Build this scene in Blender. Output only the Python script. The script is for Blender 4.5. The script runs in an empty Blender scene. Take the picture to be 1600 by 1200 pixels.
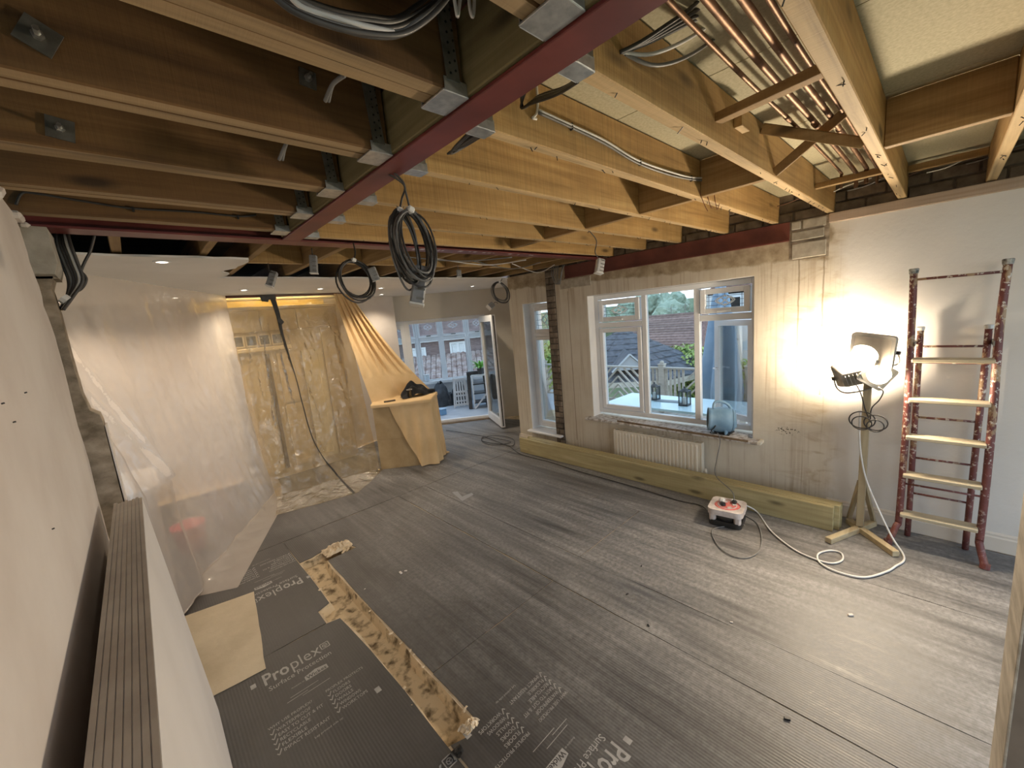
import bpy, bmesh, math, random
from mathutils import Vector, Matrix, noise
from mathutils.geometry import tessellate_polygon
random.seed(7)
S = bpy.context.scene
COL = S.collection
# ------------------------------------------------------------------ camera
H = 1.85
FPX = 628.63
R_ = Vector((0.725092, -0.682618, 0.090786)); 
def _rot(y, p, r):
    cy, sy, cp, sp, cr, sr = math.cos(y), math.sin(y), math.cos(p), math.sin(p), math.cos(r), math.sin(r)
    f = Vector((sy*cp, cy*cp, sp)); r0 = Vector((cy, -sy, 0)); u0 = r0.cross(f)
    return cr*r0+sr*u0, -sr*r0+cr*u0, f
CR, CU, CF = _rot(0.74544524, -0.16439432, -0.09033086)
CAM = Vector((0, 0, H))
cd = bpy.data.cameras.new('camera'); cd.sensor_width = 36; cd.lens = 36*FPX/1600; cd.clip_start = 0.02; cd.clip_end = 400
cam = bpy.data.objects.new('camera', cd); COL.objects.link(cam)
cam.matrix_world = Matrix(((CR.x, CU.x, -CF.x, 0), (CR.y, CU.y, -CF.y, 0), (CR.z, CU.z, -CF.z, H), (0, 0, 0, 1)))
S.camera = cam
# ------------------------------------------------------------------ view, world, lamps outside the scene's fittings
S.view_settings.view_transform = 'Standard'; S.view_settings.look = 'None'
S.view_settings.gamma = 1; S.view_settings.use_curve_mapping = False
S.view_settings.exposure = 0.86
S.cycles.use_denoising = True
S.cycles.max_bounces = 12; S.cycles.diffuse_bounces = 6; S.cycles.transparent_max_bounces = 16
S.cycles.sample_clamp_indirect = 6
W = bpy.data.worlds.new('sky'); S.world = W; W.use_nodes = True
wn = W.node_tree; bg = wn.nodes['Background']
tc = wn.nodes.new('ShaderNodeTexCoord'); sx = wn.nodes.new('ShaderNodeSeparateXYZ'); cr_ = wn.nodes.new('ShaderNodeValToRGB')
wn.links.new(tc.outputs['Generated'], sx.inputs[0]); wn.links.new(sx.outputs['Z'], cr_.inputs[0])
cr_.color_ramp.elements[0].position = 0.0; cr_.color_ramp.elements[0].color = (0.74, 0.87, 1.0, 1)
cr_.color_ramp.elements[1].position = 0.8; cr_.color_ramp.elements[1].color = (0.52, 0.70, 0.95, 1)
wn.links.new(cr_.outputs[0], bg.inputs[0]); bg.inputs[1].default_value = 1.25
FLOOD_W = (27.0, 24.0, 17.0)      # the three site floodlights
DOWN_W = 20.0                     # each recessed downlight in the kitchen ceiling
FLOOD_COL = (1.0, 0.82, 0.60)
FILL_BULB_W = 7.0                     # fill bulb added out of view behind the camera

# ------------------------------------------------------------------ picking points on real planes from the survey photo
def ray(u, v): return CR*((u-800)/FPX)+CU*(-(v-600)/FPX)+CF
def onp(u, v, ax, val):
    d = ray(u, v); t = (val-CAM[ax])/d[ax]; return CAM+d*t
def fX(u, v, x): return onp(u, v, 0, x)
def fY(u, v, y): return onp(u, v, 1, y)
def fZ(u, v, z=0.0): return onp(u, v, 2, z)
def px(P):
    d = Vector(P)-CAM; z = d.dot(CF); return 800+FPX*d.dot(CR)/z, 600-FPX*d.dot(CU)/z
DN = Vector((0.594, 0.8046, 0)); DT = Vector((0.8046, -0.594, 0))   # far diagonal wall: normal and direction
def fD(u, v, c):
    d = ray(u, v); s = (c-CAM.dot(DN))/d.dot(DN); return CAM+d*s
def dp(t, c, z): return DT*t+DN*c+Vector((0, 0, z))

# ------------------------------------------------------------------ mesh helpers
class MB:
    def __init__(s): s.v = []; s.f = []
    def add(s, vs, fs):
        b = len(s.v); s.v += [tuple(p) for p in vs]; s.f += [tuple(i+b for i in f) for f in fs]
    def box(s, a, b, bev=0.0):
        x0, x1 = sorted((a[0], b[0])); y0, y1 = sorted((a[1], b[1])); z0, z1 = sorted((a[2], b[2]))
        s.obox(((x0+x1)/2, (y0+y1)/2, (z0+z1)/2), (x1-x0, y1-y0, z1-z0), None, bev); return s
    def obox(s, c, size, rot=None, bev=0.0):
        hx, hy, hz = size[0]/2, size[1]/2, size[2]/2
        bm = bmesh.new(); bmesh.ops.create_cube(bm, size=1)
        for w in bm.verts: w.co = Vector((w.co.x*2*hx, w.co.y*2*hy, w.co.z*2*hz))
        if bev > 0: bmesh.ops.bevel(bm, geom=list(bm.edges), offset=min(bev, hx*.9, hy*.9, hz*.9), segments=1, affect='EDGES')
        R = rot if rot is not None else Matrix.Identity(3); c = Vector(c)
        bm.verts.index_update()
        s.add([R @ w.co+c for w in bm.verts], [[w.index for w in f.verts] for f in bm.faces]); bm.free(); return s
    def bar(s, p0, p1, w, h, up=(0, 0, 1), bev=0.0):
        p0, p1 = Vector(p0), Vector(p1); d = p1-p0; L = d.length; x = d/L; up = Vector(up)
        y = up.cross(x)
        if y.length < 1e-4: y = Vector((0, 1, 0)).cross(x)
        y.normalize(); z = x.cross(y)
        s.obox((p0+p1)/2, (L, w, h), Matrix((x, y, z)).transposed(), bev); return s
    def tube(s, pts, r, n=8, cap=True, closed=False):
        pts = [Vector(p) for p in pts]; m = len(pts); rs = r if isinstance(r, (list, tuple)) else [r]*m
        t0 = (pts[1]-pts[0]).normalized(); ref = Vector((0, 0, 1)) if abs(t0.z) < .9 else Vector((1, 0, 0))
        nn = (ref-t0*ref.dot(t0)).normalized(); vs = []
        for i in range(m):
            if closed: t = (pts[(i+1) % m]-pts[i-1])
            else: t = pts[min(i+1, m-1)]-pts[max(i-1, 0)]
            t = t.normalized() if t.length > 1e-9 else t0
            nn = nn-t*nn.dot(t); nn = nn.normalized() if nn.length > 1e-6 else t.orthogonal().normalized(); b = t.cross(nn)
            for k in range(n):
                a = 2*math.pi*k/n; vs.append(pts[i]+(nn*math.cos(a)+b*math.sin(a))*rs[i])
        fs = []
        for i in range(m if closed else m-1):
            j = (i+1) % m
            for k in range(n): fs.append((i*n+k, i*n+(k+1) % n, j*n+(k+1) % n, j*n+k))
        if cap and not closed: fs += [tuple(range(n-1, -1, -1)), tuple((m-1)*n+k for k in range(n))]
        s.add(vs, fs); return s
    def prism(s, poly, d, holes=()):
        """poly: 3D loop (and hole loops), extruded by vector d"""
        d = Vector(d); loops = [[Vector(p) for p in poly]]+[[Vector(p) for p in h] for h in holes]
        flat = [p for l in loops for p in l]; tris = tessellate_polygon(loops); n = len(flat)
        vs = flat+[p+d for p in flat]
        fs = [tuple(t) for t in tris]+[tuple(i+n for i in reversed(t)) for t in tris]; o = 0
        for l in loops:
            k = len(l)
            for i in range(k): a, b = o+i, o+(i+1) % k; fs.append((a, b, b+n, a+n))
            o += k
        s.add(vs, fs); return s
    def lathe(s, c, prof, n=20, axis=(0, 0, 1), cap=True):
        a = Vector(axis).normalized(); x = a.orthogonal().normalized(); y = a.cross(x); c = Vector(c); vs = []
        for r, z in prof:
            for k in range(n):
                t = 2*math.pi*k/n; vs.append(c+a*z+(x*math.cos(t)+y*math.sin(t))*r)
        fs = []; m = len(prof)
        for i in range(m-1):
            for k in range(n): fs.append((i*n+k, i*n+(k+1) % n, (i+1)*n+(k+1) % n, (i+1)*n+k))
        if cap: fs += [tuple(range(n-1, -1, -1)), tuple((m-1)*n+k for k in range(n))]
        s.add(vs, fs); return s
    def surf(s, fn, nu, nv):
        vs = [fn(i/nu, j/nv) for j in range(nv+1) for i in range(nu+1)]; w = nu+1
        s.add(vs, [(j*w+i, j*w+i+1, (j+1)*w+i+1, (j+1)*w+i) for j in range(nv) for i in range(nu)]); return s

def link(name, mb, m, parent=None, smooth=False, kind=None, fix=True):
    me = bpy.data.meshes.new(name); me.from_pydata([tuple(p) for p in mb.v], [], mb.f)
    if fix:
        bm = bmesh.new(); bm.from_mesh(me); bmesh.ops.recalc_face_normals(bm, faces=bm.faces); bm.to_mesh(me); bm.free()
    me.materials.append(m)
    if smooth:
        for p in me.polygons: p.use_smooth = True
    o = bpy.data.objects.new(name, me); COL.objects.link(o)
    if parent is not None:
        o.parent = parent; o.matrix_parent_inverse = Matrix.Translation(-PLOC.get(parent.name, Vector((0, 0, 0))))
    if kind: o['kind'] = kind
    return o
PLOC = {}
def tag(o, label, cat, group=None, kind=None):
    o['label'] = label; o['category'] = cat
    if group: o['group'] = group
    if kind: o['kind'] = kind
    return o
def thing(name, label, cat, loc, group=None):
    o = bpy.data.objects.new(name, None); COL.objects.link(o); o.location = loc; o.empty_display_size = .05
    PLOC[o.name] = Vector(loc); return tag(o, label, cat, group)
def struct(name, mb, m, parent=None, smooth=False):
    o = link(name, mb, m, parent, smooth)
    if parent is None: o['kind'] = 'structure'
    return o
def spline(pts, k=6):
    P = [Vector(p) for p in pts]; out = []
    for i in range(len(P)-1):
        a, b, c, d = P[max(i-1, 0)], P[i], P[i+1], P[min(i+2, len(P)-1)]
        for j in range(k):
            t = j/k; out.append(.5*((2*b)+(c-a)*t+(2*a-5*b+4*c-d)*t*t+(3*b-a-3*c+d)*t**3))
    out.append(P[-1]); return out
def n3(x, y, z): return noise.noise(Vector((x, y, z)))
def jag(p0, p1, n, amp, seed=0.0, axis=None):
    """points from p0 (included) to p1 (excluded), broken up"""
    p0, p1 = Vector(p0), Vector(p1); d = p1-p0; out = []
    ax = Vector(axis) if axis else None
    for i in range(n):
        p = p0+d*(i/n)
        if i:
            if ax is not None: p = p+ax*amp*(n3(i*.7+seed, seed*3.1, .3)*1.6)
        out.append(p)
    return out
# ------------------------------------------------------------------ materials
def new(name):
    m = bpy.data.materials.new(name); m.use_nodes = True; nt = m.node_tree; nt.nodes.clear()
    o = nt.nodes.new('ShaderNodeOutputMaterial'); b = nt.nodes.new('ShaderNodeBsdfPrincipled'); nt.links.new(b.outputs[0], o.inputs[0])
    return m, nt, b, o
def N(nt, t, **k):
    n = nt.nodes.new(t)
    for a, v in k.items(): setattr(n, a, v)
    return n
def vec(nt, scale=(1, 1, 1), coord='Object', rot=(0, 0, 0)):
    c = N(nt, 'ShaderNodeTexCoord'); m = N(nt, 'ShaderNodeMapping'); nt.links.new(c.outputs[coord], m.inputs[0])
    m.inputs['Scale'].default_value = scale; m.inputs['Rotation'].default_value = rot; return m.outputs[0]
def nz(nt, v, scale=5, detail=4, rough=.55, dist=0):
    n = N(nt, 'ShaderNodeTexNoise'); nt.links.new(v, n.inputs['Vector']); n.inputs['Scale'].default_value = scale
    n.inputs['Detail'].default_value = detail; n.inputs['Roughness'].default_value = rough; n.inputs['Distortion'].default_value = dist
    return n.outputs['Fac']
def ramp(nt, f, stops):
    r = N(nt, 'ShaderNodeValToRGB'); nt.links.new(f, r.inputs[0]); e = r.color_ramp.elements
    while len(e) < len(stops): e.new(.5)
    for i, (p, c) in enumerate(stops):
        e[i].position = p; e[i].color = (c, c, c, 1) if isinstance(c, (int, float)) else (*c, 1)
    return r.outputs[0]
def mix(nt, f, a, b, mode='MIX'):
    m = N(nt, 'ShaderNodeMix', data_type='RGBA', blend_type=mode)
    for s, i in ((f, 0), (a, 6), (b, 7)):
        if isinstance(s, (int, float)): m.inputs[i].default_value = s if i == 0 else (s, s, s, 1)
        elif isinstance(s, tuple): m.inputs[i].default_value = (*s, 1)
        else: nt.links.new(s, m.inputs[i])
    return m.outputs[2]
def mth(nt, op, a, b=None):
    m = N(nt, 'ShaderNodeMath', operation=op)
    for i, s in enumerate((a, b)):
        if s is None: continue
        if isinstance(s, (int, float)): m.inputs[i].default_value = s
        else: nt.links.new(s, m.inputs[i])
    return m.outputs[0]
def bump(nt, b, h, strength=.3, dist=.01):
    k = N(nt, 'ShaderNodeBump'); nt.links.new(h, k.inputs['Height']); k.inputs['Strength'].default_value = strength
    k.inputs['Distance'].default_value = dist; nt.links.new(k.outputs[0], b.inputs['Normal'])
def setc(nt, b, c):
    if isinstance(c, tuple): b.inputs['Base Color'].default_value = (*c, 1)
    else: nt.links.new(c, b.inputs['Base Color'])
def M(name, c1, c2=None, scale=(1, 1, 1), ns=6, detail=4, rough=.6, metal=0, bmp=0, bdist=.005, lo=.35, hi=.65, var=0):
    m, nt, b, o = new(name); b.inputs['Roughness'].default_value = rough; b.inputs['Metallic'].default_value = metal
    if c2 is None and not bmp and not var: setc(nt, b, c1); return m
    f = nz(nt, vec(nt, scale), ns, detail); c = ramp(nt, f, [(lo, c1), (hi, c2 or c1)])
    if var:
        oi = N(nt, 'ShaderNodeObjectInfo'); c = mix(nt, 1.0, c, ramp(nt, oi.outputs['Random'], [(0, 1-var), (1, 1+var)]), 'MULTIPLY')
    setc(nt, b, c)
    if bmp: bump(nt, b, f, bmp, bdist)
    return m
def emis(name, c, s):
    m, nt, b, o = new(name); setc(nt, b, (0, 0, 0)); b.inputs['Emission Color'].default_value = (*c, 1); b.inputs['Emission Strength'].default_value = s; return m

def wood(name, c_dark, c_mid, c_light, axis='X', rough=.75, saw=.5, var=.12, knots=True, grime=0.0, grain=1.0, under=None):
    m, nt, b, o = new(name); b.inputs['Roughness'].default_value = rough
    st = {'X': (1.1, 26, 26), 'Y': (26, 1.1, 26), 'Z': (26, 26, 1.1)}[axis]
    sw = {'X': (150, 3, 3), 'Y': (3, 150, 3), 'Z': (3, 3, 150)}[axis]
    oi = N(nt, 'ShaderNodeObjectInfo')
    c = N(nt, 'ShaderNodeTexCoord'); ad = N(nt, 'ShaderNodeVectorMath', operation='ADD'); rr = N(nt, 'ShaderNodeVectorMath', operation='SCALE')
    cb = N(nt, 'ShaderNodeCombineXYZ')
    for i in range(3): nt.links.new(oi.outputs['Random'], cb.inputs[i])
    nt.links.new(cb.outputs[0], rr.inputs[0]); rr.inputs['Scale'].default_value = 37
    nt.links.new(c.outputs['Object'], ad.inputs[0]); nt.links.new(rr.outputs[0], ad.inputs[1])
    def mp(s):
        k = N(nt, 'ShaderNodeMapping'); nt.links.new(ad.outputs[0], k.inputs[0]); k.inputs['Scale'].default_value = s; return k.outputs[0]
    g = nz(nt, mp(st), 1.0, 6, .6, .6); big = nz(nt, mp(tuple(2.2 if q < 2 else 5 for q in st)), 1, 3)
    col = ramp(nt, g, [(.28, c_dark), (.5, c_mid), (.75, c_light)])
    col = mix(nt, ramp(nt, big, [(.35, 0.0), (.7, .55)]), col, c_dark)
    if knots:
        vo = N(nt, 'ShaderNodeTexVoronoi'); nt.links.new(mp(tuple(2.0 if q < 2 else 6.5 for q in st)), vo.inputs['Vector']); vo.inputs['Scale'].default_value = 1.0
        kd = tuple(q*.35 for q in c_dark)
        col = mix(nt, ramp(nt, vo.outputs['Distance'], [(.06, .85), (.17, 0.0)]), col, kd)
    sawn = nz(nt, mp(sw), 1, 3, .6)
    col = mix(nt, saw*.5, col, ramp(nt, sawn, [(.3, .55), (.7, 1.15)]), 'MULTIPLY')
    if grime:
        gg = nz(nt, mp((4, 4, 4)), 1, 5, .65); col = mix(nt, ramp(nt, gg, [(.45, 0.0), (.7, grime)]), col, (.045, .03, .02))
    if under:      # lamp and floor bounce painted in as paler undersides
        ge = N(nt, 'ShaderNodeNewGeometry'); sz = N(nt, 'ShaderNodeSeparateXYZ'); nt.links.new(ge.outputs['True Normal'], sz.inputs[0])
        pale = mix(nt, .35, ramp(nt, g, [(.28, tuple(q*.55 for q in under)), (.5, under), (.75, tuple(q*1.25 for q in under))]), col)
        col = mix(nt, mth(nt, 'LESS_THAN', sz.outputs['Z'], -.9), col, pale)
    if var: col = mix(nt, 1.0, col, ramp(nt, oi.outputs['Random'], [(0, 1-var), (1, 1+var)]), 'MULTIPLY')
    setc(nt, b, col); bump(nt, b, mix(nt, .5, g, sawn), .35*grain, .004); return m
# ------------------------------------------------------------------ material library
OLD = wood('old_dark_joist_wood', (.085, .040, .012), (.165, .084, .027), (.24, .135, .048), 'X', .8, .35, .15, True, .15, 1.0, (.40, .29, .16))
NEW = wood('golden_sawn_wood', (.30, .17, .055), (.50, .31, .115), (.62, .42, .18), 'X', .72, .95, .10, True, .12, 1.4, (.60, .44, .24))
NEWY = wood('sawn_wood_across', (.24, .14, .05), (.36, .22, .085), (.48, .32, .14), 'Y', .75, .5, .12)
FARJ = wood('far_joist_wood', (.19, .11, .04), (.33, .21, .085), (.46, .31, .14), 'Y', .75, .4, .12)
OLIVE = wood('treated_packing_wood', (.12, .09, .035), (.20, .16, .07), (.28, .23, .11), 'Y', .8, .3, .1)
PLANK = wood('treated_plank_wood', (.30, .24, .11), (.44, .37, .19), (.53, .46, .26), 'Y', .65, .2, .06, True, 0, .4)
STANDW = wood('planed_batten_wood', (.30, .23, .13), (.42, .34, .21), (.52, .44, .29), 'Z', .65, .1, .1)
STANDX = wood('planed_batten_wood_flat', (.36, .27, .15), (.48, .39, .24), (.58, .49, .32), 'X', .65, .1, .1)
TREAD = wood('worn_tread_wood', (.34, .28, .18), (.50, .43, .30), (.60, .53, .40), 'Y', .7, .1, .08, False)
RED = M('red_oxide_steel', (.10, .018, .016), (.165, .034, .028), (1, 1, 1), 4, 6, .45, 0, .08)
REDD = M('red_oxide_lintel', (.10, .022, .016), (.16, .04, .026), (1, 1, 1), 6, 6, .55)
GALV = M('galvanised_steel', (.42, .44, .45), (.60, .61, .60), (1, 1, 1), 40, 3, .38, .85)
DGALV = M('dull_galvanised_steel', (.16, .15, .13), (.26, .25, .22), (1, 1, 1), 25, 3, .5, .7)
PAINT = M('old_white_paint', (.60, .535, .485), (.70, .645, .60), (1, 1, 1), 2.2, 5, .7, 0, .06)
CEILP = M('white_ceiling_board', (.72, .69, .65), (.78, .755, .72), (1, 1, 1), 1.4, 4, .8)
RENDER = M('rough_brown_render', (.16, .125, .085), (.40, .33, .25), (1, 1, 1.6), 9, 8, .95, 0, .8, .012)
CONC = M('grey_padstone', (.33, .30, .25), (.46, .43, .37), (1, 1, 1), 14, 6, .9, 0, .4)
BRICKM = M('old_wall_brick', (.10, .075, .055), (.24, .19, .14), (1, 1, 1), 12, 7, .95, 0, .6, .006, .3, .7, .3)
BLOCKM = M('grey_wall_block', (.30, .26, .20), (.47, .42, .34), (1, 1, 1), 16, 7, .95, 0, .5, .006, .3, .7, .15)
MORTAR = M('dark_mortar', (.055, .042, .032), (.13, .105, .08), (1, 1, 1), 16, 6, 1, 0, .5)
CHIP = M('chipboard_underside', (.44, .40, .25), (.58, .53, .36), (1, 1, 1), 90, 3, .8, 0, .05, .002, .3, .7, .05)
CHIPD = M('old_dark_floorboards', (.05, .035, .02), (.10, .07, .04), (1, 6, 1), 4, 4, .9)
UPVC = M('white_upvc', (.72, .73, .74), (.80, .80, .80), (1, 1, 1), 3, 3, .35)
REVEAL = M('painted_reveal', (.70, .69, .68), (.78, .77, .75), (1, 1, 1), 3, 4, .6)
SKIRT = M('cream_gloss_skirting', (.66, .58, .48), (.72, .65, .55), (1, 1, 1), 3, 4, .4)
SCREED = M('pale_screed', (.50, .39, .25), (.70, .58, .42), (1, 1, 1), 9, 8, .95, 0, .5, .01)
BLACKP = M('black_plastic', (.012, .012, .012), (.025, .024, .022), (1, 1, 1), 10, 3, .45)
TAPE = M('black_tape', (.012, .011, .01), (.03, .028, .025), (1, 1, 1), 30, 3, .5, 0, .3)
GREYCAB = M('grey_cable_sheath', (.13, .125, .12), (.20, .195, .185), (1, 1, 1), 12, 3, .5)
DARKCAB = M('dark_cable_sheath', (.028, .026, .024), (.055, .05, .046), (1, 1, 1), 12, 3, .5)
WHITECAB = M('white_cable_sheath', (.62, .60, .56), (.74, .72, .68), (1, 1, 1), 12, 3, .45)
CLIP = M('white_cable_tie', (.72, .71, .68))
COPPER = M('copper_pipe', (.15, .085, .05), (.29, .17, .10), (2, 1, 1), 8, 4, .5, .85)
BOXG = M('grey_connector_plastic', (.20, .20, .20), (.29, .29, .285), (1, 1, 1), 20, 3, .55)
RADW = M('cream_radiator_enamel', (.74, .68, .56), (.80, .74, .62), (1, 1, 1), 3, 3, .35)
def glass(name, tint=(.93, .97, .98), f=.10):
    m, nt, b, o = new(name); nt.nodes.remove(b)
    t = N(nt, 'ShaderNodeBsdfTransparent'); t.inputs[0].default_value = (*tint, 1)
    g = N(nt, 'ShaderNodeBsdfGlossy'); g.inputs['Roughness'].default_value = .02
    fr = N(nt, 'ShaderNodeFresnel'); fr.inputs[0].default_value = 1.45; x = N(nt, 'ShaderNodeMixShader')
    nt.links.new(mth(nt, 'MULTIPLY', fr.outputs[0], .8), x.inputs[0]); nt.links.new(t.outputs[0], x.inputs[1]); nt.links.new(g.outputs[0], x.inputs[2]); nt.links.new(x.outputs[0], o.inputs[0]); return m
GLASS = glass('window_glass')
LEADW = M('white_glass_came', (.80, .84, .86)); LEADD = M('dark_lead_came', (.10, .11, .12), rough=.4)

def plaster_raw():
    m, nt, b, o = new('stained_wall_plaster'); b.inputs['Roughness'].default_value = .9
    v = vec(nt); sp = N(nt, 'ShaderNodeSeparateXYZ'); nt.links.new(v, sp.inputs[0]); Yc, Zc = sp.outputs['Y'], sp.outputs['Z']
    base = ramp(nt, nz(nt, v, 1.6, 6, .6), [(.3, (.56, .49, .38)), (.55, (.66, .60, .49)), (.75, (.71, .66, .56))])
    paint = ramp(nt, nz(nt, v, 1.2, 4), [(.3, (.68, .64, .58)), (.7, (.74, .71, .66))])
    n1 = nz(nt, v, 5, 5, .6); wob = mth(nt, 'MULTIPLY', mth(nt, 'SUBTRACT', n1, .5), .25)
    yy = mth(nt, 'ADD', Yc, wob); zz = mth(nt, 'ADD', Zc, mth(nt, 'MULTIPLY', wob, .45))
    raw = ramp(nt, yy, [(.50, 0.0), (.62, 1.0)])              # bare plaster begins past the scar line
    col = mix(nt, raw, paint, base)
    # brown drip marks left by wet stripping
    st = ramp(nt, nz(nt, vec(nt, (1, 13, .55)), 1, 4, .6, .3), [(.53, 0.0), (.66, 1.0)])
    st2 = ramp(nt, nz(nt, vec(nt, (1, 42, 1.1)), 1, 3, .55), [(.55, 0.0), (.68, 1.0)])
    patch = ramp(nt, nz(nt, vec(nt, (1, 1.1, .8)), 1, 4, .6), [(.33, .1), (.60, 1.0)])
    low = ramp(nt, mth(nt, 'DIVIDE', Zc, 3.0), [(.03, 1.0), (.25, .75), (.5, .55), (.7, .8)])
    sm = mth(nt, 'MULTIPLY', mth(nt, 'MULTIPLY', mth(nt, 'MAXIMUM', mth(nt, 'MULTIPLY', st, .6), mth(nt, 'MULTIPLY', st2, .75)), patch), mth(nt, 'MULTIPLY', low, raw))
    col = mix(nt, sm, col, (.30, .19, .09))
    sweep = ramp(nt, nz(nt, vec(nt, (1, 2.2, 5.5), rot=(.7, 0, 0)), 1.6, 5, .6, 1.2), [(.50, 0.0), (.66, .55)])
    near = ramp(nt, mth(nt, 'DIVIDE', Yc, 3.0), [(.21, 1.0), (.38, 0.0)])
    col = mix(nt, mth(nt, 'MULTIPLY', mth(nt, 'MULTIPLY', sweep, near), raw), col, (.38, .26, .13))
    # bare render strip where the plaster stops short of the lintel
    top = mth(nt, 'MULTIPLY', ramp(nt, mth(nt, 'DIVIDE', mth(nt, 'ADD', zz, mth(nt, 'MULTIPLY', mth(nt, 'SUBTRACT', Yc, .63), -.045)), 3.0), [(.687, 0.0), (.694, 1.0)]), ramp(nt, yy, [(.60, 0.0), (.64, 1.0)]))
    rend = ramp(nt, nz(nt, v, 9, 8, .65), [(.3, (.24, .175, .105)), (.7, (.52, .43, .30))])
    col = mix(nt, top, col, rend)
    # chases cut for cables
    for y0, z0, z1 in ((.815, 1.22, 2.1), (.655, 1.0, 2.1), (3.18, .2, 2.1)):
        d = mth(nt, 'ABSOLUTE', mth(nt, 'SUBTRACT', mth(nt, 'ADD', Yc, mth(nt, 'MULTIPLY', wob, .08)), y0))
        ln = mth(nt, 'MULTIPLY', ramp(nt, d, [(.0025, .75), (.007, 0.0)]), mth(nt, 'MULTIPLY', mth(nt, 'GREATER_THAN', Zc, z0), mth(nt, 'LESS_THAN', Zc, z1)))
        col = mix(nt, ln, col, (.22, .15, .08))
    # cluster of plug holes
    vo = N(nt, 'ShaderNodeTexVoronoi'); nt.links.new(vec(nt, (1, 60, 75)), vo.inputs['Vector']); vo.inputs['Scale'].default_value = 1
    dy = mth(nt, 'MULTIPLY', mth(nt, 'SUBTRACT', Yc, .87), 8.5); dz = mth(nt, 'MULTIPLY', mth(nt, 'SUBTRACT', Zc, .66), 20)
    rad = mth(nt, 'ADD', mth(nt, 'MULTIPLY', dy, dy), mth(nt, 'MULTIPLY', dz, dz))
    hol = mth(nt, 'MULTIPLY', ramp(nt, vo.outputs['Distance'], [(.30, 1.0), (.36, 0.0)]), ramp(nt, rad, [(.3, 1.0), (.75, 0.0)]))
    col = mix(nt, hol, col, (.05, .035, .02))
    setc(nt, b, col)
    h = mix(nt, top, nz(nt, v, 22, 4), nz(nt, v, 9, 8, .7)); bump(nt, b, h, .22, .012); return m
PLRAW = plaster_raw()

def floor_cover(name, rnd, dust):
    """dark twin-wall floor protection with flutes along Y and trodden plaster dust"""
    m, nt, b, o = new(name)
    v = vec(nt); sp = N(nt, 'ShaderNodeSeparateXYZ'); nt.links.new(v, sp.inputs[0])
    base = ramp(nt, nz(nt, v, 2.0, 5), [(.3, (.040, .037, .036)), (.7, (.062, .058, .056))])
    s1 = nz(nt, vec(nt, (6.5, .55, 1)), 1.0, 7, .62, .4); s2 = nz(nt, vec(nt, (26, 1.6, 1)), 1, 6, .6, .5); bl = nz(nt, v, 1.3, 5, .6, .3)
    fine = nz(nt, v, 38, 5, .7)
    x = ramp(nt, mth(nt, 'ADD', sp.outputs['X'], mth(nt, 'MULTIPLY', mth(nt, 'SUBTRACT', bl, .5), 1.3)), [(.9/4, 0.06), (1.5/4, .5), (2.3/4, .85), (1.0, 1.0)])
    r = nt.nodes[-1]
    sc = mth(nt, 'DIVIDE', mth(nt, 'ADD', sp.outputs['X'], mth(nt, 'MULTIPLY', mth(nt, 'SUBTRACT', bl, .5), 1.3)), 4.0)
    for l in list(nt.links):
        pass
    x = ramp(nt, sc, [(.18, .08), (.33, .5), (.55, .88), (1.0, .92)])
    d = mth(nt, 'MULTIPLY', mth(nt, 'ADD', mth(nt, 'MULTIPLY', ramp(nt, s1, [(.30, 0.0), (.68, 1.0)]), .75), mth(nt, 'MULTIPLY', ramp(nt, s2, [(.38, 0.0), (.66, 1.0)]), .4)), x)
    d = mth(nt, 'ADD', d, mth(nt, 'MULTIPLY', ramp(nt, bl, [(.5, 0.0), (.75, .35)]), x))
    d = mth(nt, 'MULTIPLY', mth(nt, 'MULTIPLY', d, ramp(nt, fine, [(.30, .35), (.62, 1.0)])), dust)
    cl = N(nt, 'ShaderNodeClamp'); nt.links.new(d, cl.inputs[0])
    col = mix(nt, mth(nt, 'MULTIPLY', cl.outputs[0], .9), base, (.36, .35, .34))
    setc(nt, b, col); nt.links.new(ramp(nt, cl.outputs[0], [(0, .42), (1, .85)]), b.inputs['Roughness'])
    wv = N(nt, 'ShaderNodeTexWave', wave_type='BANDS', bands_direction='X'); nt.links.new(v, wv.inputs['Vector']); wv.inputs['Scale'].default_value = 22; wv.inputs['Distortion'].default_value = .3
    hh = mix(nt, .6, wv.outputs['Fac'], nz(nt, vec(nt, (7, .6, 1)), 1, 5, .6)); bump(nt, b, hh, .22, .004); return m
COVER = floor_cover('floor_protection_plastic', 0, 1.0)
PRINT = M('white_print', (.30, .29, .28), (.40, .39, .375), (1, 1, 1), 18, 4, .6)

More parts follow.
